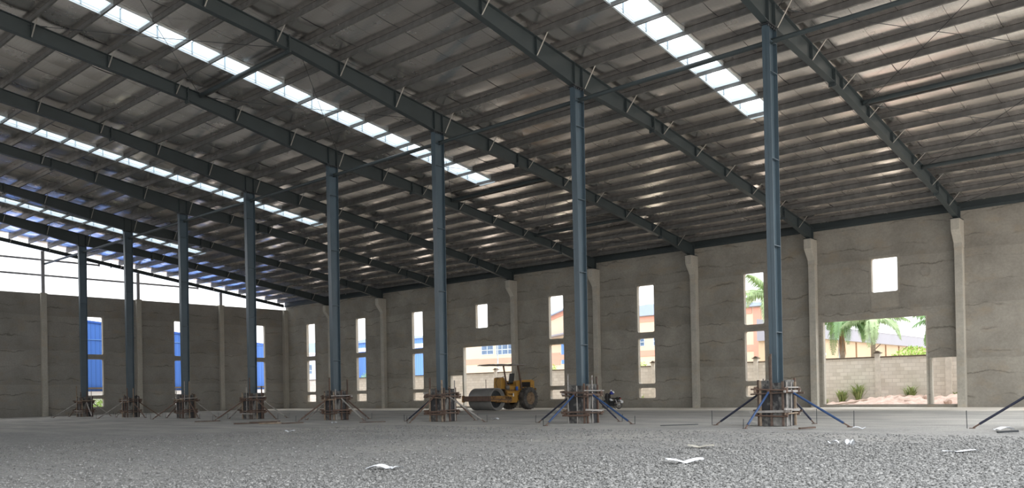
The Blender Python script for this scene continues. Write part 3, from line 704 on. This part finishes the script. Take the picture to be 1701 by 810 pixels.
MB().lathe([(-.16,.001),(-.16,.16),(.10,.16),(.16,.08),(.16,.001)], (.60,1.55,1.60), 'z', 16).build('air_cleaner', M['galv'], RL)
for i in range(4):
    y = 1.0+.07*i; MB().tube([(.45+.12*i,.55,.95),(.45+.12*i,.75,1.38+.04*i),(.45+.1*i,1.05,1.46),(.4+.1*i,1.25,1.05)], .028, 8).build('hydraulic_hose', M['black'], RL)
MB().tube([(.2,.95,1.5),(.2,.75,1.95),(.2,.95,2.3),(.2,1.12,2.25)], .014, 6).build('hand_rail', M['black'], RL)
MB().tube([(-.9,.9,1.0),(-.9,.9,2.2)], .022, 6).build('marker_rod', M['rust'], RL)
MB().box(.826, .832, 1.85, 1.97, .95, 1.18).build('white_tag', M['white'], RL)
MB().tube([(.2,4.45,2.05),(.5,4.95,2.4)], .016, 6).build('whip_aerial', M['black'], RL)
MB().lathe([(0,.001),(0,.10),(.06,.09),(.06,.001)], (.75,4.42,1.45), 'y', 12).build('rear_lamp', M['ochre'], RL)
MB().lathe([(0,.001),(0,.09),(.08,.11),(.08,.001)], (.40,1.06,1.35), 'y', 12).build('headlamp', M['silver'], RL)
def lettering(txt, size, loc, rot, parent, mat, name='lettering'):
    c = bpy.data.curves.new(name, 'FONT'); c.body = txt; c.size = size; c.extrude = .004; c.align_x = 'CENTER'; c.align_y = 'CENTER'
    o = bpy.data.objects.new(name, c); me = bpy.data.meshes.new_from_object(o); bpy.data.objects.remove(o)
    o = bpy.data.objects.new(name, me); COL.objects.link(o); me.materials.clear(); me.materials.append(mat); o.parent = parent; o.location = loc; o.rotation_euler = rot; return o
lettering('SAKAI', .26, (1.284, .88, .86), (math.pi/2, 0, math.pi/2), RL, M['black'])
lettering('TW500', .17, (.832, 1.60, 1.10), (math.pi/2, 0, math.pi/2), RL, M['black'])

# ------------------------------------------------------------------ motorbike (front towards local -x)
MBK = thing('motorbike', 'black underbone motorbike parked by the side wall behind the formwork', 'motorbike', (-20.45, 19.86, 0), math.radians(-10))
def torus(mb, c, R, r, n=32, m=8):
    vs = []
    for i in range(n):
        a = 2*math.pi*i/n
        for j in range(m):
            e = 2*math.pi*j/m; vs.append((c[0]+(R+r*math.cos(e))*math.cos(a), c[1]+r*math.sin(e), c[2]+(R+r*math.cos(e))*math.sin(a)))
    return mb.add(vs, [(i*m+j, i*m+(j+1) % m, ((i+1) % n)*m+(j+1) % m, ((i+1) % n)*m+j) for i in range(n) for j in range(m)], True)
for x in (-.62, .62):
    wl = torus(MB(), (x,0,.29), .25, .042).build('tyre', M['tyre'], MBK, fix=False)
    torus(MB(), (x,0,.29), .205, .014, 28, 6).build('rim', M['chrome'], wl, fix=False)
    mb = MB()
    for k in range(12): a = math.pi*2*k/12; mb.tube([(x+.03*math.cos(a),0,.29+.03*math.sin(a)),(x+.2*math.cos(a),0,.29+.2*math.sin(a))], .004, 4)
    mb.build('spokes', M['chrome'], wl); MB().lathe([(-.06,.001),(-.06,.045),(.06,.045),(.06,.001)], (x,0,.29), 'y', 12).build('hub', M['silver'], wl)
for y in (-.07, .07): MB().tube([(-.62,y,.29),(-.50,y,.60),(-.40,y*.7,.92)], .02, 8).build('fork', M['black'], MBK)
MB().prism([(-.80,.50),(-.70,.60),(-.52,.60),(-.40,.50),(-.50,.55),(-.66,.55)], -.055, .055, 'xz').build('front_mudguard', M['black'], MBK, .01)
MB().prism([(-.46,.98),(-.58,.80),(-.40,.42),(-.18,.28),(-.10,.34),(-.26,.60),(-.30,.96)], -.17, .17, 'xz').build('leg_shield', M['black'], MBK, .03)
MB().prism([(-.30,.62),(-.18,.40),(.05,.36),(.40,.46),(.70,.62),(.62,.70),(.20,.56),(-.05,.55)], -.09, .09, 'xz').build('body_fairing', M['black'], MBK, .03)
MB().prism([(-.20,.66),(-.05,.52),(.02,.54),(-.12,.70)], -.10, .10, 'xz').build('silver_panel', M['silver'], MBK, .01)
MB().box(-.22, .16, -.10, .10, .20, .40).build('engine', M['bolt'], MBK, .03)
MB().prism([(-.02,.68),(.05,.75),(.30,.72),(.62,.82),(.74,.80),(.66,.72),(.30,.64)], -.12, .12, 'xz').build('seat', M['black'], MBK, .03)
MB().ball((-.46,0,.97), (.13,.15,.11), 16, 10).build('headlamp_cowl', M['black'], MBK)
MB().tube([(-.36,-.34,1.02),(-.42,-.15,1.0),(-.44,0,.98),(-.42,.15,1.0),(-.36,.34,1.02)], .018, 8).build('handlebar', M['black'], MBK)
for s in (-1, 1):
    mr = MB().tube([(-.40,s*.26,1.02),(-.44,s*.32,1.22)], .008, 6).build('mirror_stalk', M['black'], MBK)
    MB().ball((-.44,s*.36,1.24), (.03,.08,.05), 12, 8).build('mirror', M['mirror'], mr)
MB().tube([(.62,-.10,.29),(.05,-.10,.28)], .02, 8).build('swingarm', M['black'], MBK)
MB().tube([(-.05,.11,.22),(.20,.13,.22),(.72,.14,.34)], [.018,.03,.045], 10).build('exhaust', M['chrome'], MBK)
for y in (-.10, .10): MB().tube([(.58,y,.30),(.44,y,.64)], .024, 8).build('shock_absorber', M['chrome'], MBK)
MB().prism([(.58,.60),(.78,.62),(.96,.44),(.93,.42),(.76,.57),(.58,.56)], -.08, .08, 'xz').build('rear_mudguard', M['silver'], MBK, .008)
MB().box(.72, .80, -.05, .05, .67, .72).build('tail_lamp', M['redlens'], MBK, .015)
MB().box(.92, .935, -.10, .10, .40, .56).build('number_plate', M['white'], MBK)
MB().tube([(.66,-.12,.74),(.74,-.10,.84),(.78,0,.85),(.74,.10,.84),(.66,.12,.74)], .012, 6).build('grab_rail', M['chrome'], MBK)
MB().tube([(-.1,.12,.24),(-.02,.34,.0)], .014, 6).build('side_stand', M['black'], MBK)
bk = Matrix.Translation((-20.45, 19.86, 0)) @ Matrix.Rotation(math.radians(-10), 4, 'Z')
hp = bk @ Vector((-.31, .30, .955))
HM = thing('crash_helmet', 'blue and white crash helmet hung on the motorbike handlebar', 'helmet', hp)
MB().ball((0,0,.10), (.15,.135,.14), 20, 14, -.62).build('shell', M['helmetblue'], HM)
MB().ball((.055,.03,.128), (.112,.112,.122), 18, 12, -.1).build('white_patch', M['white'], HM)
MB().box(-.155, -.10, -.10, .10, .06, .13).build('visor', M['black'], HM, .02)

# ------------------------------------------------------------------ litter and scraps on the floor
def scrap_paper(loc, sx, sy, rz, label, mat, cat='scrap', name='paper_scrap', curl=.05):
    n = 8; vs = []; rn = random.Random(int(abs(loc[0]*100)))
    ph = [rn.uniform(0, 6) for _ in range(3)]
    for o in (0, .004):
        for j in range(n+1):
            for i in range(n+1):
                x = (i/n-.5)*sx; y = (j/n-.5)*sy; e = 1-.25*abs(math.sin(3*i/n+ph[0]))
                vs.append((x, y*e, .012+o+curl*(abs(math.sin(2.2*i/n*math.pi/2+ph[1]))*.7+.3*math.sin(4*j/n+ph[2])**2)))
    m = (n+1)**2; fs = [(j*(n+1)+i, j*(n+1)+i+1, (j+1)*(n+1)+i+1, (j+1)*(n+1)+i) for j in range(n) for i in range(n)]
    o = MB().add(vs, fs+[tuple(k+m for k in reversed(f)) for f in fs], True).build(name, mat); o.location = loc; o.rotation_euler = (0,0,rz)
    return tag(o, label, cat, 'litter on the gravel floor')
scrap_paper((.74, -17.46, 0), .42, .25, .5, 'crumpled white paper on the gravel at bottom centre-left', M['paper'], curl=.08)
scrap_paper((1.0, -17.3, 0), .25, .12, 1.2, 'small torn white strip right of the crumpled paper', M['paper'], curl=.05)
scrap_paper((4.61, -13.99, 0), .62, .22, .75, 'flat white plastic sheet on the gravel below the nearest columns', M['paper'], curl=.09)
scrap_paper((5.1, -8.6, 0), .22, .16, .2, 'small curled white scrap, left one of the pair at right', M['paper'], curl=.10)
scrap_paper((5.5, -8.75, 0), .16, .2, 1.2, 'small curled white scrap, right one of the pair at right', M['paper'], curl=.14)
scrap_paper((3.01, -10.53, 0), .55, .35, .4, 'pale crumpled cement paper above the white plastic sheet', M['pil'], curl=.07)
scrap_paper((3.3, -1.9, 0), .35, .25, .4, 'white scrap near the foot of the nearest right blue prop', M['paper'], curl=.08)
scrap_paper((6.9, -1.5, 0), .55, .25, .9, 'white plastic rag at the foot of the lone blue prop', M['paper'], curl=.10)
scrap_paper((-13.6, -9.7, 0), .35, .2, .6, 'white scrap on the gravel in front of the fourth formwork', M['paper'], curl=.08)
scrap_paper((1.6, -2.6, 0), .5, .16, .7, 'flat pale board scrap in front of the nearest formwork', M['wood'], curl=.01)
scrap_paper((7.8, -9.6, 0), .7, .2, .9, 'long pale torn paper near the right edge', M['paper'], curl=.04)
scrap_paper((-14.2, 1.6, 0), .3, .3, .2, 'white rag between the roller and its nearest formwork', M['paper'], curl=.10)
scrap_paper((-19.3, -3.6, 0), .3, .2, .2, 'small white scrap left of the fourth formwork', M['paper'], curl=.08)
scrap_paper((-2.8, 4.8, 0), .5, .3, .2, 'white scrap on the pale floor behind the nearest formwork', M['paper'], curl=.08)
def plank(loc, L, w, h, rz, label, mat):
    t = MB().bar((-L/2,0,h/2+.01),(L/2,0,h/2+.01+.02), w, h).build('plank_offcut', mat, None, .004); t.location = loc; t.rotation_euler = (0,0,rz); return tag(t, label, 'plank', 'timber offcuts on the floor')
plank((-23.4, -5.1, 0), 2.0, .12, .06, .75, 'longest dark plank on the floor in front of the fourth column from the left', M['woodred'])
plank((-22.9, -4.9, .06), 1.4, .10, .05, 1.0, 'dark plank lying on top of the longest floor plank', M['woodred'])
plank((-22.3, -5.0, 0), 1.1, .12, .06, .5, 'short dark plank right of the longest floor plank', M['wood'])
plank((-21.4, -4.4, 0), 1.0, .10, .05, .7, 'thin plank right of the heap in front of the fourth column', M['woodred'])
plank((-29.5, -4.2, 0), 1.3, .12, .05, .8, 'dark plank on the floor in front of the third column from the left', M['woodred'])
plank((-18.2, -2.3, 0), 1.2, .08, .04, .7, 'thin dark plank right of the fourth formwork from the right', M['woodred'])
plank((-3.0, -1.2, 0), 1.3, .04, .025, .72, 'thin dark bar on the floor left of the nearest formwork', M['bolt'])
plank((1.9, -2.2, 0), .5, .12, .05, .9, 'dark timber offcut right of the nearest formwork', M['woodred'])
plank((7.2, -2.6, 0), .5, .07, .05, .6, 'dark bar on the floor below the lone blue prop', M['bolt'])

# ------------------------------------------------------------------ loose crushed stone in the foreground (nobody could count it)
def stones(name, N, xr, yr, s0, s1, mat, dens, seed):
    g = np.random.default_rng(seed); P = []
    fx, fy = -math.sin(YAW), math.cos(YAW)
    x = g.uniform(*xr, N*6); y = g.uniform(*yr, N*6)
    dx, dy = x-11.948, y+26.63; dpt = dx*fx+dy*fy; lat = dx*math.cos(YAW)+dy*math.sin(YAW)
    keep = (dpt > 9.5) & (np.abs(lat) < dpt*.66) & (g.random(N*6) < dens(x, y, dpt)); x, y = x[keep][:N], y[keep][:N]; n = len(x)
    s = g.uniform(s0, s1, n)*(1+.8*(g.random(n) > .93))
    base = np.array([(-1,-1,-.6),(1,-1,-.6),(1,1,-.6),(-1,1,-.6),(-.7,-.7,.8),(.7,-.7,.8),(.7,.7,.8),(-.7,.7,.8)], float)
    v = base[None]*(1+g.uniform(-.35, .35, (n, 8, 3))); a = g.uniform(0, 6.28, n); c, sn = np.cos(a), np.sin(a)
    vx = v[:,:,0]*c[:,None]-v[:,:,1]*sn[:,None]; vy = v[:,:,0]*sn[:,None]+v[:,:,1]*c[:,None]
    V = np.stack([vx*s[:,None]+x[:,None], vy*s[:,None]*.8+y[:,None], v[:,:,2]*s[:,None]*.7+.005], 2).reshape(-1, 3)
    q = np.array([(0,3,2,1),(4,5,6,7),(0,1,5,4),(1,2,6,5),(2,3,7,6),(3,0,4,7)]); Fq = (q[None]+(np.arange(n)*8)[:,None,None]).reshape(-1, 4)
    me = bpy.data.meshes.new(name); me.vertices.add(len(V)); me.vertices.foreach_set('co', V.ravel())
    me.loops.add(Fq.size); me.loops.foreach_set('vertex_index', Fq.ravel().astype(np.int32)); me.polygons.add(len(Fq))
    me.polygons.foreach_set('loop_start', (np.arange(len(Fq))*4).astype(np.int32)); me.update(calc_edges=True)
    o = bpy.data.objects.new(name, me); COL.objects.link(o); me.materials.append(mat); return o
o = stones('gravel', 70000, (-16, 14), (-24, -4), .008, .020, M['stone'], lambda x, y, d: np.clip((x+4)/9, .15, 1)*np.clip(1.0-(d-9.5)/11, .0, 1)**1.5+np.where(d<34,.05,0), 3)
o['kind'] = 'stuff'; o['label'] = 'loose grey crushed stone over the near floor'; o['category'] = 'gravel'

# ------------------------------------------------------------------ outside: boundary wall, rubble, plants, buildings, palms
struct(MB().box(-75, 12, 28, 28.2, -.1, 2.97).build('wall_boundary', M['block']))
struct(MB().box(-75, 12, 27.95, 28.25, 2.97, 3.05).build('trim_4', M['coping']))
for i, x in enumerate((-5.9, -14.0, -22.25, -30.3, -38.45)):
    t = thing('boundary_post', ['capped post of the block wall in the right big doorway', 'capped post of the block wall in the window by the nearest column', 'capped post of the block wall in the window right of the motorbike',
        'capped post of the block wall hidden behind the roller pilaster', 'capped post of the block wall behind the road roller'][i], 'post', (x, 27.97, 0), 0, 'capped posts of the block wall')
    MB().box(-.15, .15, -.12, .12, -.05, 3.24).build('shaft', M['post'], t); MB().box(-.22, .22, -.2, .2, 3.24, 3.30).build('cap', M['coping'], t); MB().prism([(-.16,3.30),(.16,3.30),(.06,3.40),(-.06,3.40)], -.14, .14, 'xz').build('cap_top', M['coping'], t)
t = thing('boundary_post', 'plain pier of the block wall in the small right doorway', 'post', (-1.85, 27.97, 0)); MB().box(-.16, .16, -.1, .1, -.05, 2.95).build('shaft', M['post'], t)
t = thing('globe_lamp', 'small white globe lamp on the block wall at the left door jamb', 'lamp', (-9.35, 28.08, 3.05)); MB().ball((0,0,.28), .17, 16, 10).build('globe', M['white'], t); MB().lathe([(0,.001),(0,.08),(.13,.05),(.13,.001)], (0,0,0), 'z', 12).build('base', M['coping'], t)
def mound(x, y):
    e = np.clip((y-24.3)/2.2, 0, 1); m = .40*math.exp(-((x+3.6)/2.0)**2)+.62*math.exp(-((x+.5)/1.5)**2)+.30*math.exp(-((x+6)/2.5)**2)
    return float(e*(m+.10)+.06*e*math.sin(x*5.1)*math.sin(y*4.3)+.04*e*math.sin(x*11+y*3))-.05
rb = grid_obj('rubble', -10.5, 3, 23.7, 28, 90, 34, mound, M['rubble']); rb['kind'] = 'stuff'; rb['label'] = 'heap of pinkish earth and rubble outside the doorway'; rb['category'] = 'rubble'
ico = None
def rock(x, y, z, s, label):
    mb = MB(); rn = random.Random(int(x*77+y*31)); n, m = 10, 7; vs = []
    for i in range(m+1):
        t = -math.pi/2+math.pi*i/m
        for k in range(n):
            a = 2*math.pi*k/n; q = 1+rn.uniform(-.18, .18); vs.append((q*s*math.cos(t)*math.cos(a)*1.25, q*s*math.cos(t)*math.sin(a), q*s*.75*math.sin(t)))
    mb.add(vs, [(i*n+k, i*n+(k+1) % n, (i+1)*n+(k+1) % n, (i+1)*n+k) for i in range(m) for k in range(n)]); o = mb.build('rubble_stone', M['rubble']); o.location = (x, y, z); o.rotation_euler = (0,0,rn.uniform(0,6)); tag(o, label, 'stone', 'large stones on the rubble heap')
rock(-2.55, 26.3, .45, .26, 'reddish boulder at the right jamb of the big doorway')
rock(-1.15, 25.0, .22, .24, 'boulder at the foot of the heap in the small doorway')
rock(-4.9, 26.6, .45, .22, 'boulder on the rubble under the left of the wall post')
rock(-4.2, 26.2, .38, .26, 'boulder in the middle of the rubble heap')
rock(-3.5, 25.6, .30, .16, 'small stone in front of the middle boulder')
rock(-6.4, 26.0, .25, .15, 'small stone at the left end of the rubble')
pk = MB().bar((-7.7,24.5,.08),(-5.6,26.6,.42), .12, .05).build('board', M['wood']); tag(pk, 'pale board leaning on the rubble outside the big doorway', 'board')
def blades(name, loc, n, h, spread, mat, label, cat, group=None, wd=.03):
    mb = MB(); rn = random.Random(int(abs(loc[0])*91+n))
    for i in range(n):
        a = rn.uniform(0, 6.28); hh = h*rn.uniform(.5, 1); sp = spread*rn.uniform(.2, 1); b0 = Vector((rn.uniform(-.12,.12), rn.uniform(-.1,.1), 0))
        d = Vector((math.cos(a), math.sin(a), 0)); sd = Vector((-d.y, d.x, 0))*wd
        p1 = b0+d*sp*.45+Vector((0,0,hh*.75)); p2 = b0+d*sp+Vector((0,0,hh*rn.uniform(.7, 1)))
        mb.add([b0-sd, b0+sd, p1+sd*.8, p1-sd*.8, p2], [(0,1,2,3),(3,2,4)])
    o = mb.build(name, mat, fix=False); o.location = loc; return tag(o, label, cat, group)
blades('grass_clump', (-7.9, 27.2, .2), 90, .95, .9, M['grass'], 'spiky green clump at left by the block wall in the big doorway', 'plant', 'weeds by the block wall')
blades('grass_clump', (-6.9, 27.3, .35), 120, 1.2, 1.1, M['grass'], 'largest spiky green clump left of the wall post', 'plant', 'weeds by the block wall')
blades('grass_clump', (-8.9, 26.9, .1), 50, .45, .6, M['grass'], 'low yellowish clump at the left jamb of the big doorway', 'plant', 'weeds by the block wall')
blades('grass_clump', (-3.8, 27.2, .35), 100, 1.0, 1.0, M['grass'], 'drooping olive clump right of the wall post', 'plant', 'weeds by the block wall')
blades('grass_clump', (-9.35, 27.4, .0), 40, .5, .3, M['grass'], 'small sprout at the far left of the doorway', 'plant', 'weeds by the block wall')
blades('grass_clump', (-22.9, 27.2, -.05), 60, 1.1, .4, M['grass'], 'green clump in the low window pane right of the motorbike', 'plant', 'weeds by the block wall')
blades('grass_clump', (-1.3, 27.5, .5), 40, .35, .4, M['grass'], 'grey-green weeds atop the heap in the small doorway', 'plant', 'weeds by the block wall')
def bush(loc, r, h, n, mat, label, name='leafy_bush', group=None):
    rn = random.Random(n+int(abs(loc[0]))); zf = loc[2]; t = thing(name, label, 'bush', (loc[0], loc[1], 0), 0, group); mb = MB()
    for i in range(n):
        while True:
            p = Vector((rn.uniform(-1,1), rn.uniform(-1,1), rn.uniform(0,1)))
            if p.x**2+p.y**2+p.z**2 < 1: break
        p = Vector((p.x*r, p.y*r*.8, p.z*h+.15+zf)); s = rn.uniform(.07, .15); d = Vector((rn.gauss(0,1), rn.gauss(0,1), rn.gauss(.3,1))).normalized(); e = d.orthogonal().normalized()*s*.5
        mb.add([p-e, p+d*s*.4-e*.2, p+e, p+d*s], [(0,1,3),(1,2,3)])
    mb.build('foliage', mat, t, fix=False); mb = MB()
    for i in range(6): a = i*1.05; mb.tube([(0,0,-.05),(r*.5*math.cos(a),r*.4*math.sin(a),zf+h*.7)], [.03,.012], 5)
    mb.build('stem', M['trunk'], t)
bush((-4.2, 29.3, 2.2), 1.5, 1.35, 1600, M['lime'], 'lime green bush showing over the block wall in the big doorway')
bush((-66.8, 5.6, 0), 1.6, 1.3, 1500, M['lime'], 'green bush outside the low pane of the end wall window')
bush((-58.0, 29.4, 2.0), 1.2, 1.7, 700, M['lime'], 'green bush over the block wall in the window left of the pilaster')
bush((-33.1, 29.3, 2.4), .55, 1.0, 260, M['lime'], 'green bush over the block wall in the window right of the roller')
bush((-24.3, 29.3, 2.4), .8, .9, 400, M['lime'], 'small green bush over the wall in the window right of the motorbike')

def frond_mesh(L, droop, seed, wide):
    rn = random.Random(seed); mb = MB(); N = 26; pts = []
    for i in range(N+1):
        t = i/N; pts.append(Vector((L*t*(1-.28*droop*t), 0, L*(.55*t*(1-droop*.35)-droop*1.0*t*t))))
    mb.tube(pts, [.035*(1-.85*i/N) for i in range(N+1)], 5)
    for i in range(2, N):
        t = i/N; ln = wide*L*(math.sin(math.pi*min(1, t*.93+.07))**.6); d = (pts[i+1]-pts[i-1]).normalized()
        for s in (-1, 1):
            for e in (0, .5):
                p = pts[i]+(pts[i+1]-pts[i])*e; l2 = ln*rn.uniform(.8, 1.1)
                tip = p+Vector((d.x*l2*.55, s*l2*.62, -l2*rn.uniform(.45, .85))); md = p+Vector((d.x*l2*.3, s*l2*.40, -l2*.12)); w = .028*d
                mb.add([p-w, p+w, md+w*1.3, md-w*1.3, tip], [(0,1,2,3),(3,2,4)])
    return mb
FR = {}
def palm(loc, ht, nf, L, label, mat, seed, skirt=False, lean=0):
    rn = random.Random(seed); t = thing('palm_tree', label, 'palm', loc, 0, 'palm trees beyond the block wall')
    MB().tube([(0,0,-.1),(lean*.3,0,ht*.5),(lean,0,ht-1.3)], [.22,.16,.14], 12).build('trunk', M['trunk'], t)
    MB().tube([(lean,0,ht-1.3),(lean,0,ht-.7),(lean,0,ht+.05)], [.17,.15,.07], 12).build('crownshaft', M['shaft'], t)
    if skirt:
        mb = MB()
        for i in range(26):
            a = i*2.4; r = rn.uniform(.12, .34); mb.tube([(.1*math.cos(a),.1*math.sin(a),ht-.7),(r*math.cos(a),r*math.sin(a),ht-2.0-rn.uniform(0,.8))], [.035,.012], 4)
        mb.build('dry_skirt', M['skirt'], t)
    for i in range(nf):
        key = i % 4
        if (key, L, mat.name) not in FR:
            FR[(key, L, mat.name)] = frond_mesh(L, (.55, .85, 1.15, .35)[key], key+int(L*10), .30).build('frond', mat, t, fix=False); o = FR[(key, L, mat.name)]
        else: o = FR[(key, L, mat.name)].copy(); COL.objects.link(o); o.parent = t
        a = i*2.399+rn.uniform(-.2, .2); sc = rn.uniform(.85, 1.1)
        o.location = (lean, 0, ht-.05); o.rotation_euler = (0, rn.uniform(-.35, .25), a); o.scale = (sc,)*3
palm((-9.75, 32.5, 0), 6.0, 15, 2.7, 'palm with brown dry skirt, left one in the big doorway', M['leaf'], 1, True)
palm((-7.55, 32.2, 0), 5.7, 14, 2.5, 'palm with green trunk behind the wall post in the big doorway', M['leafpale'], 2)
palm((-3.0, 32.8, 0), 5.4, 11, 2.6, 'palm half hidden at the right jamb of the big doorway', M['leaf'], 3)
palm((-15.1, 33.0, 0), 8.2, 16, 3.0, 'tall palm in the upper window beside the nearest column', M['leafpale'], 4)
for (x, y, h, lab) in ((-10.2, 33.2, 7.5, 'thin pale lamp pole among the palms in the right doorway'), (-41.0, 31.0, 7.0, 'thin pale lamp pole behind the wall at the roller doorway')):
    t = thing('lamp_pole', lab, 'pole', (x, y, 0)); MB().tube([(0,0,-.1),(0,0,h)], [.07,.05], 10).build('pole', M['frame'], t); MB().tube([(0,0,h),(.5,0,h+.15)], .03, 8).build('arm', M['frame'], t); MB().box(.4,.9,-.08,.08,h+.1,h+.2).build('lamp_head', M['frame'], t)

# warehouse behind the palms (its long wall faces +x)
t = thing('warehouse', 'tan warehouse with deep grey eave behind the palms', 'building', (-17.3, 46, 0))
MB().box(-5, 0, 0, 60, -.1, 5.5).build('wall', M['tan'], t)
MB().box(-5, .25, -.3, 60, 5.48, 6.6).build('eave_fascia', M['roofgrey'], t); MB().prism([(-5,6.6),(.3,6.6),(-5,7.5)], -.3, 60, 'xz').build('roof', M['roofgrey'], t)
for i in range(14): MB().box(0, .10, 2+4.3*i, 2.14+4.3*i, 0, 5.4).build('wall_rib', M['skirt'], t)
for i in range(7): MB().bar((.05, 16+4.3*2*i, 4.9), (.6, 16+4.3*2*i, 5.4), .08, .08).build('eave_bracket', M['coping'], t)

def window(parent, x, y, z, w, h, bars=1):
    f = MB().box(x-.08, x+w+.08, y-.05, y, z-.08, z+h+.08).build('window_frame', M['frame'], parent); MB().box(x, x+w, y-.065, y-.05, z, z+h).build('pane', M['glass'], f)
    for i in range(1, bars+1): MB().box(x+w*i/(bars+1)-.05, x+w*i/(bars+1)+.05, y-.09, y-.06, z, z+h).build('mullion', M['frame'], f)
    MB().box(x, x+w, y-.09, y-.06, z+h*.3, z+h*.3+.08).build('transom', M['frame'], f)
# cream building with pink bands (behind the road roller)
t = thing('banded_building', 'cream building with pink band and gable seen behind the road roller', 'building', (-66, 50, 0))
MB().prism([(0,-.1),(24,-.1),(24,10.6),(18.5,10.55),(16,9.82),(6,7.7),(0,7.7)], 0, 14, 'xz').build('wall', M['cream'], t)
MB().box(2.0, 24, -.06, .0, 4.86, 5.46).build('band', M['pink'], t); MB().box(-.1, 4.3, -.05, .0, 4.96, 5.5).build('band', M['pink'], t)
MB().prism([(6,7.35),(16,9.50),(18.5,10.15),(18.5,10.62),(16,9.95),(6,7.80)], -.08, 0, 'xz').build('gable_band', M['pink'], t)
MB().prism([(5.9,7.78),(16,9.93),(18.6,10.66),(24.2,10.7),(24.2,10.85),(18.5,10.80),(15.9,10.08),(5.9,7.95)], -.5, 14, 'xz').build('roof', M['roofblue'], t)
window(t, 4.9, 0, 6.05, 1.9, 1.5, 1); window(t, 7.4, 0, 5.95, 2.9, 1.7, 2)
MB().prism([(15.6,7.55),(19,7.9),(19,7.75),(15.6,7.4)], -1.2, 0, 'xz').build('canopy', M['roofgrey'], t); MB().box(15.6, 19, -.04, 0, 6.6, 7.3).build('painted_band', M['tan'], t)
MB().box(17.6, 19.2, -.05, 0, 4.4, 6.75).build('blue_panel', M['bluesheetx'], t); MB().box(15.6, 17.4, -.05, 0, 4.3, 5.7).build('shutter', M['pink'], t)
# second cream building right of it
t = thing('banded_building', 'cream building with pink bands and grey-blue roof in the windows right of the motorbike', 'building', (-41, 50, 0))
MB().box(0, 18.5, 0, 12, -.1, 9.2).build('wall', M['cream'], t)
MB().box(0, 17.1, -.06, 0, 4.80, 5.40).build('band', M['pink'], t); MB().box(-.05, 16.2, -.06, 0, 8.45, 9.02).build('band', M['pink'], t); MB().box(16.35, 17.15, -.08, 0, 0, 9.0).build('pilaster_strip', M['pink'], t)
MB().prism([(-.4,9.1),(18.8,9.1),(18.8,9.3),(4.6,10.28),(-.4,9.75)], -.4, 12, 'xz').build('roof', M['roofblue'], t)
window(t, 2.9, 0, 5.95, .95, 1.15, 1); window(t, 17.35, 0, 4.1, .9, 1.0, 1); window(t, 5.1, 0, 5.95, .9, 1.2, 1)
# blue hall and lilac house behind the far windows
t = thing('blue_hall', 'blue corrugated hall beyond the windows left of the roller', 'building', (-90, 50, 0))
MB().box(0, 21, 0, 10, -.1, 8.8).build('wall', M['bluesheetx'], t); MB().box(-.1, 21.1, -.5, 0, 7.45, 8.0).build('canopy', M['white'], t); MB().prism([(-.3,8.75),(21.3,8.75),(10.5,9.6)], -.3, 10, 'xz').build('roof', M['roofblue'], t)
t = thing('lilac_house', 'pale lilac house with dark window in the farthest side window', 'building', (-96, 41, 0))
MB().box(0, 11.4, 0, 6, -.1, 7.0).build('wall', M['lilac'], t); MB().box(0, 11.4, .5, 6, 7.0, 8.5).build('cladding', M['greysheetx'], t); MB().box(-.3, 11.7, -.3, 6.2, 6.9, 7.12).build('roof_edge', M['white'], t); window(t, 10.4, 0, 4.3, 1.0, 1.2, 0)
# tall blue shed beyond the end wall
t = thing('blue_shed', 'tall bright blue corrugated shed beyond the end wall windows', 'building', (-72, 0, 0))
MB().prism([(-12,-.1),(26.5,-.1),(26.5,7.16),(-12,10.51)], -9, 0, 'yz').build('wall', M['bluesheet'], t)
MB().prism([(-12,10.36),(26.5,7.01),(26.5,7.20),(-12,10.55)], 0, .08, 'yz').build('verge_trim', M['bluepart'], t)
MB().box(0, .06, -12, 26.5, 7.04, 7.13).build('sheet_joint', M['bluesheetx'], t); MB().box(-.02, .12, -12, 26.5, -.1, 2.1).build('white_base', M['white'], t); MB().box(0, .3, -12, 26.5, 2.32, 2.48).build('ledge', M['coping'], t)
